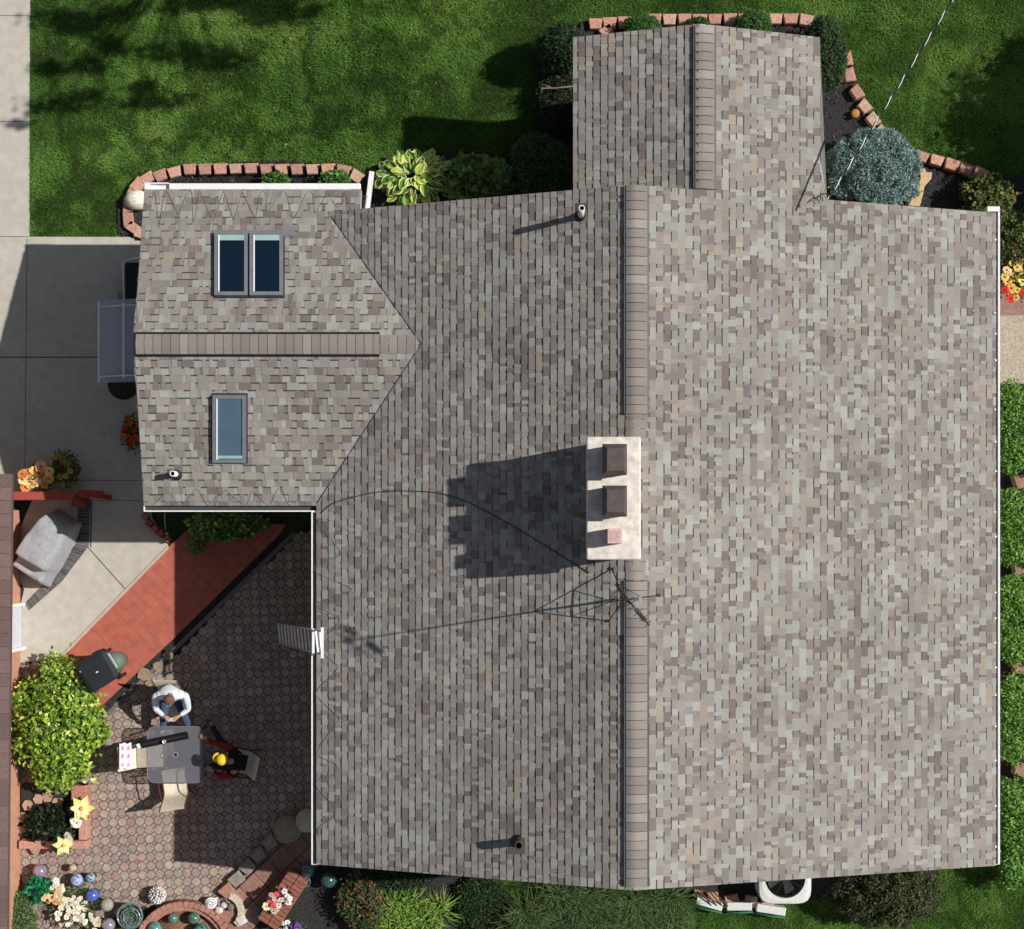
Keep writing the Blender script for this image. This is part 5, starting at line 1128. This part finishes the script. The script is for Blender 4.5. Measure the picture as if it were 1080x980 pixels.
def person(label, J, shirt, sleeve, trousers, hair, shoe, cap=None):
    """J: pixel/height joints"""
    q = {k: P(*v) for k, v in J.items()}; t = thing('person', (q['pel'].x, q['pel'].y, .034), label, 'person')
    pel, chest, neck, head = q['pel'], q['chest'], q['neck'], q['head']; f = (head-neck); f.z = 0
    f = Vector(J_face[label]).normalized(); side = f.cross(Vector((0,0,1)))
    joints = [V_(pel,.13), V_(pel.lerp(chest,.5),.13), V_(chest,.14), V_(neck,.06)]; edges = [(0,1),(1,2),(2,3)]
    hc = head; joints += [(hc.x-f.x*.01, hc.y-f.y*.01, hc.z-.06, .062), (hc.x, hc.y, hc.z+.01, .098), (hc.x-f.x*.015, hc.y-f.y*.015, hc.z+.10, .06)]; edges += [(3,4),(4,5),(5,6)]
    # face: nose, brow, chin
    joints += [(hc.x+f.x*.095, hc.y+f.y*.095, hc.z+.0, .03), (hc.x+f.x*.125, hc.y+f.y*.125, hc.z-.02, .014)]; edges += [(5,7),(7,8)]
    joints += [(hc.x+f.x*.085, hc.y+f.y*.085, hc.z-.075, .03)]; edges += [(4,9)]
    for s in (-1,1):
        e = hc+side*s*.10; joints.append((e.x,e.y,e.z-.005,.02)); edges.append((5,len(joints)-1))
    for s, a in (('l',0),('r',0)):
        sh, el, ha = q['sh'+s], q['el'+s], q['ha'+s]; i0 = len(joints); joints += [V_(sh,.068), V_(el,.045), V_(el.lerp(ha,.85),.028), V_(ha,(.038,.02) and .034)]; edges += [(2,i0),(i0,i0+1),(i0+1,i0+2),(i0+2,i0+3)]
        d = (ha-el).normalized(); sd = d.cross(Vector((0,0,1))).normalized(); palm = len(joints)-1
        for k, (o_, L) in enumerate(((-.032,.062),(-.011,.072),(.011,.068),(.032,.055))):
            b = ha+sd*o_+d*.035; k1 = b+d*L*.5+Vector((0,0,.004)); k2 = b+d*L*.95+Vector((0,0,-.022)); n = len(joints); joints += [V_(b,.011), V_(k1,.0095), V_(k2,.008)]; edges += [(palm,n),(n,n+1),(n+1,n+2)]
        inn = 1 if (q['hal']-q['har']).dot(sd)*(1 if s == 'r' else -1) > 0 else -1
        b = ha+sd*inn*.04+d*.0; n = len(joints); joints += [V_(b,.013), V_(b+sd*inn*.022+d*.035+Vector((0,0,-.01)),.010)]; edges += [(palm,n),(n,n+1)]
        kn, an, to = q['kn'+s], q['an'+s], q['to'+s]; hip = pel+side*(.10 if s == 'r' else -.10)+Vector((0,0,-.02)); i0 = len(joints)
        joints += [V_(hip,.09), V_(kn,.06), V_(kn.lerp(an,.4),.055), V_(an,.04), V_(to,.035)]; edges += [(0,i0),(i0,i0+1),(i0+1,i0+2),(i0+2,i0+3),(i0+3,i0+4)]
    skin('body', joints, edges, MS['skin'], t)
    shl, shr = q['shl'], q['shr']; up = chest.lerp(neck,.45)
    skin('shirt', [V_(pel+Vector((0,0,.03)),(.19,.15)), V_(pel.lerp(chest,.5),(.19,.16)), V_(chest,(.21,.155)), V_(up,(.15,.12)), V_(neck-Vector((0,0,.015)),.075),
                   V_(shl,.092), V_(shr,.092), V_(chest.lerp(shl,.55)+Vector((0,0,.02)),.11), V_(chest.lerp(shr,.55)+Vector((0,0,.02)),.11)],
         [(0,1),(1,2),(2,3),(3,4),(3,7),(7,5),(3,8),(8,6)], shirt, t, root=1)
    for s in 'lr':
        sh, el, ha = q['sh'+s], q['el'+s], q['ha'+s]; sc_ = sh.lerp(chest,.3)
        skin('sleeve', [V_(sc_,.09), V_(sh,.085), V_(sh.lerp(el,.5),.075), V_(el,.066), V_(el.lerp(ha,.45),.055), V_(el.lerp(ha,.78),.046)], [(0,1),(1,2),(2,3),(3,4),(4,5)], sleeve, t)
        kn, an, to = q['kn'+s], q['an'+s], q['to'+s]; hip = pel+side*(.10 if s == 'r' else -.10)+Vector((0,0,-.02))
        skin('trouser_leg', [V_(pel,.12), V_(hip,.11), V_(hip.lerp(kn,.5),.098), V_(kn,.078), V_(kn.lerp(an,.45),.070), V_(kn.lerp(an,.9),.058)], [(0,1),(1,2),(2,3),(3,4),(4,5)], trousers, t)
        skin('shoe', [V_(an-Vector((0,0,.03)),.055), V_(an.lerp(to,.6),.055), V_(to,.045)], [(0,1),(1,2)], shoe, t)
    if cap:
        m = MB(); m.lathe((hc.x,hc.y,hc.z+.02), [(.118,0),(.120,.03),(.105,.085),(.07,.115),(.02,.128),(.001,.129)], 24, (.8,.6,.03)); co = m.build('cap', cap, t)
        m = MB(); p0 = Vector((hc.x,hc.y,hc.z+.025)); vs = [p0+side*.10]; 
        ring = [p0+f*(.11+.085*math.cos(R(a)))*1.0+side*.105*math.sin(R(a)) for a in range(-90,91,15)]; vs = ring; m.add(vs+[v-Vector((0,0,.012)) for v in vs], [tuple(range(13)), tuple(range(25,12,-1))]+[(i,i+13,i+14,i+1) for i in range(12)]); m.build('cap_peak', cap, co)
        m = MB(); m.ball(Vector((hc.x-f.x*.03,hc.y-f.y*.03,hc.z-.01)), .108, (.1,.06,.04), sz=.9, n=20); m.build('hair', hair, t)
    else:
        m = MB(); n = 22; hh = Vector((hc.x-f.x*.02,hc.y-f.y*.02,hc.z+.035)); m.ball(hh, .112, (.2,.1,.07), sz=.95, n=22); m.build('hair', hair, t)
    return t
J_face = {}
l1 = 'man in a white shirt and jeans sitting above the glass table, looking at his phone'
J_face[l1] = (0.05,-1,0)
person(l1, dict(pel=(179.5,732,.55), chest=(180,731,.92), neck=(179.5,733.5,1.13), head=(178.7,739,1.24),
    shl=(196,733.5,1.0), shr=(163.5,734,1.0), ell=(199,748,.80), elr=(164,748,.80), hal=(186.5,757,.86), har=(175.5,757.5,.86),
    knl=(198,764,.52), knr=(172,766,.52), anl=(199,766,.14), anr=(171,768,.14), tol=(201,773,.07), tor=(170,775,.07)), MS['white_shirt'], MS['white_shirt'], MS['jeans'], MS['hair'], MS['white_shoe'])
m = MB(); q = P(181,759,.87); m.box(q, (.15,.075,.010), rz=.02, col=(.75,.76,.80), bev=.004); m.box(q+Vector((0,.0,.006)), (.13,.06,.002), rz=.02, col=(.5,.52,.56)); tag(m.build('phone', M['glazed']), 'small pale phone held in both hands by the man in the white shirt', 'phone')
l2 = 'person in a yellow cap, black jacket and red sleeves sitting right of the glass table'
J_face[l2] = (-1,.35,0)
person(l2, dict(pel=(251,803,.55), chest=(248,803,.92), neck=(243,803,1.14), head=(234.5,801,1.30),
    shl=(245,818.5,.99), shr=(244,788.5,1.0), ell=(234,819,.80), elr=(230,785,.86), hal=(222,812,.80), har=(214.5,777.5,.80),
    knl=(228,808,.54), knr=(232,781,.52), anl=(221,808,.14), anr=(223,764,.14), tol=(214,808,.07), tor=(217,759,.09)), MS['black_jacket'], MS['red_jacket'], MS['dark'], MS['hair'], MS['jeans'], MS['yellow'])

# ------------------------------------------------------------------ trees beyond the frame whose shade falls on the lawn
def tree(label, base, hgt, clumps, n, size, cols, seed, r=.16, limb=None):
    g = Vector((base[0], base[1], float(gz(base[0],base[1])))); t = thing('tree', g, label, 'tree', None); rs = random.Random(seed)
    m = MB(); top = g+Vector((0,0,hgt)); m.tube([g-Vector((0,0,.1)), g.lerp(top,.35)+Vector((.08,0,0)), g.lerp(top,.7), top], [r,r*.8,r*.5,r*.15], 10); tr = m.build('trunk', M['bark'], t)
    for c in clumps:
        m = MB(); s = g.lerp(top, min(.9,max(.25,(c[2]-g.z)/hgt-.12))); e = Vector(c[:3]); m.tube([s, s.lerp(e,.5)+Vector((0,0,.15)), e], [r*.3,r*.2,r*.06], 6); m.build('limb', M['bark'], tr)
    foliage('crown', clumps, n, size, cols, t, seed, asp=.5, shell=.2, rough=.4); return t
def shade(u, v, h):   # point at height h whose shadow lands at photo pixel u,v on the ground
    p = G(u,v); k = (h-p.z); return (p.x+.973*k, p.y+.166*k, h)
cl = []
for (u,v,ru,rv) in ((75,20,.95,.22),(85,32,.5,.15),(125,15,.5,.18),(118,48,.45,.2),(95,68,.35,.2),(55,72,.45,.16),(180,55,.85,.2),(225,66,.7,.2),(150,92,.35,.15),(160,108,.8,.16),(60,112,.8,.16),(95,100,.45,.15),(20,130,.35,.1),(300,15,.8,.2),(290,5,.5,.3),(205,5,.8,.15),(265,-5,.9,.2)):
    x,y,z = shade(u,v,8.6); cl.append((x,y,z,ru,rv,.22))
cx = sum(c[0] for c in cl)/len(cl); cy = sum(c[1] for c in cl)/len(cl)+1.6
tree('sparse tall tree standing on the lawn beyond the top of the photo', (cx, cy+.5), 10.5, cl, 3600, .13, GR['mid'], 71)
x,y,z = shade(1140,142,4.3); tree('round crowned tree standing beyond the right edge of the photo', (x,y), 5.2, [(x,y,z,1.75,1.75,1.6),(x+.5,y+1.3,z+.2,1.4,1.3,1.2),(x+.3,y-1.2,z,1.3,1.0,1.0)], 42000, .16, GR['mid'], 72)

# ------------------------------------------------------------------ camera, light, render
cam = bpy.data.cameras.new('camera'); co = bpy.data.objects.new('camera', cam); COL.objects.link(co); co.location = (0,0,H)
cam.sensor_fit = 'HORIZONTAL'; cam.sensor_width = 36; cam.lens = 36*F/1080; cam.shift_x = -(PU-540)/1080; cam.shift_y = (PV-490)/1080; cam.clip_end = 2000; cam.clip_start = .5
sc.camera = co
sd = Vector((.973,.166,1)).normalized(); L = bpy.data.lights.new('sun','SUN'); L.energy = SUN; L.angle = R(.53); L.color = (1,.955,.89)
lo = bpy.data.objects.new('sun', L); COL.objects.link(lo); lo.rotation_euler = sd.to_track_quat('Z','Y').to_euler(); lo.location = sd*40
w = bpy.data.worlds.new('World'); sc.world = w; w.use_nodes = True; nt = w.node_tree; bg = nt.nodes['Background']; sk = nt.nodes.new('ShaderNodeTexSky')
sk.sky_type = 'NISHITA'; sk.sun_disc = False; sk.sun_elevation = R(45.4); sk.sun_rotation = R(80.3); hs = nt.nodes.new('ShaderNodeHueSaturation'); hs.inputs['Saturation'].default_value = .55; nt.links.new(sk.outputs[0], hs.inputs['Color']); nt.links.new(hs.outputs[0], bg.inputs[0]); bg.inputs[1].default_value = SKY
vs = sc.view_settings; vs.view_transform = 'Standard'; vs.look = 'None'; vs.gamma = 1; vs.exposure = EXPO; vs.use_curve_mapping = False
sc.render.engine = 'CYCLES'
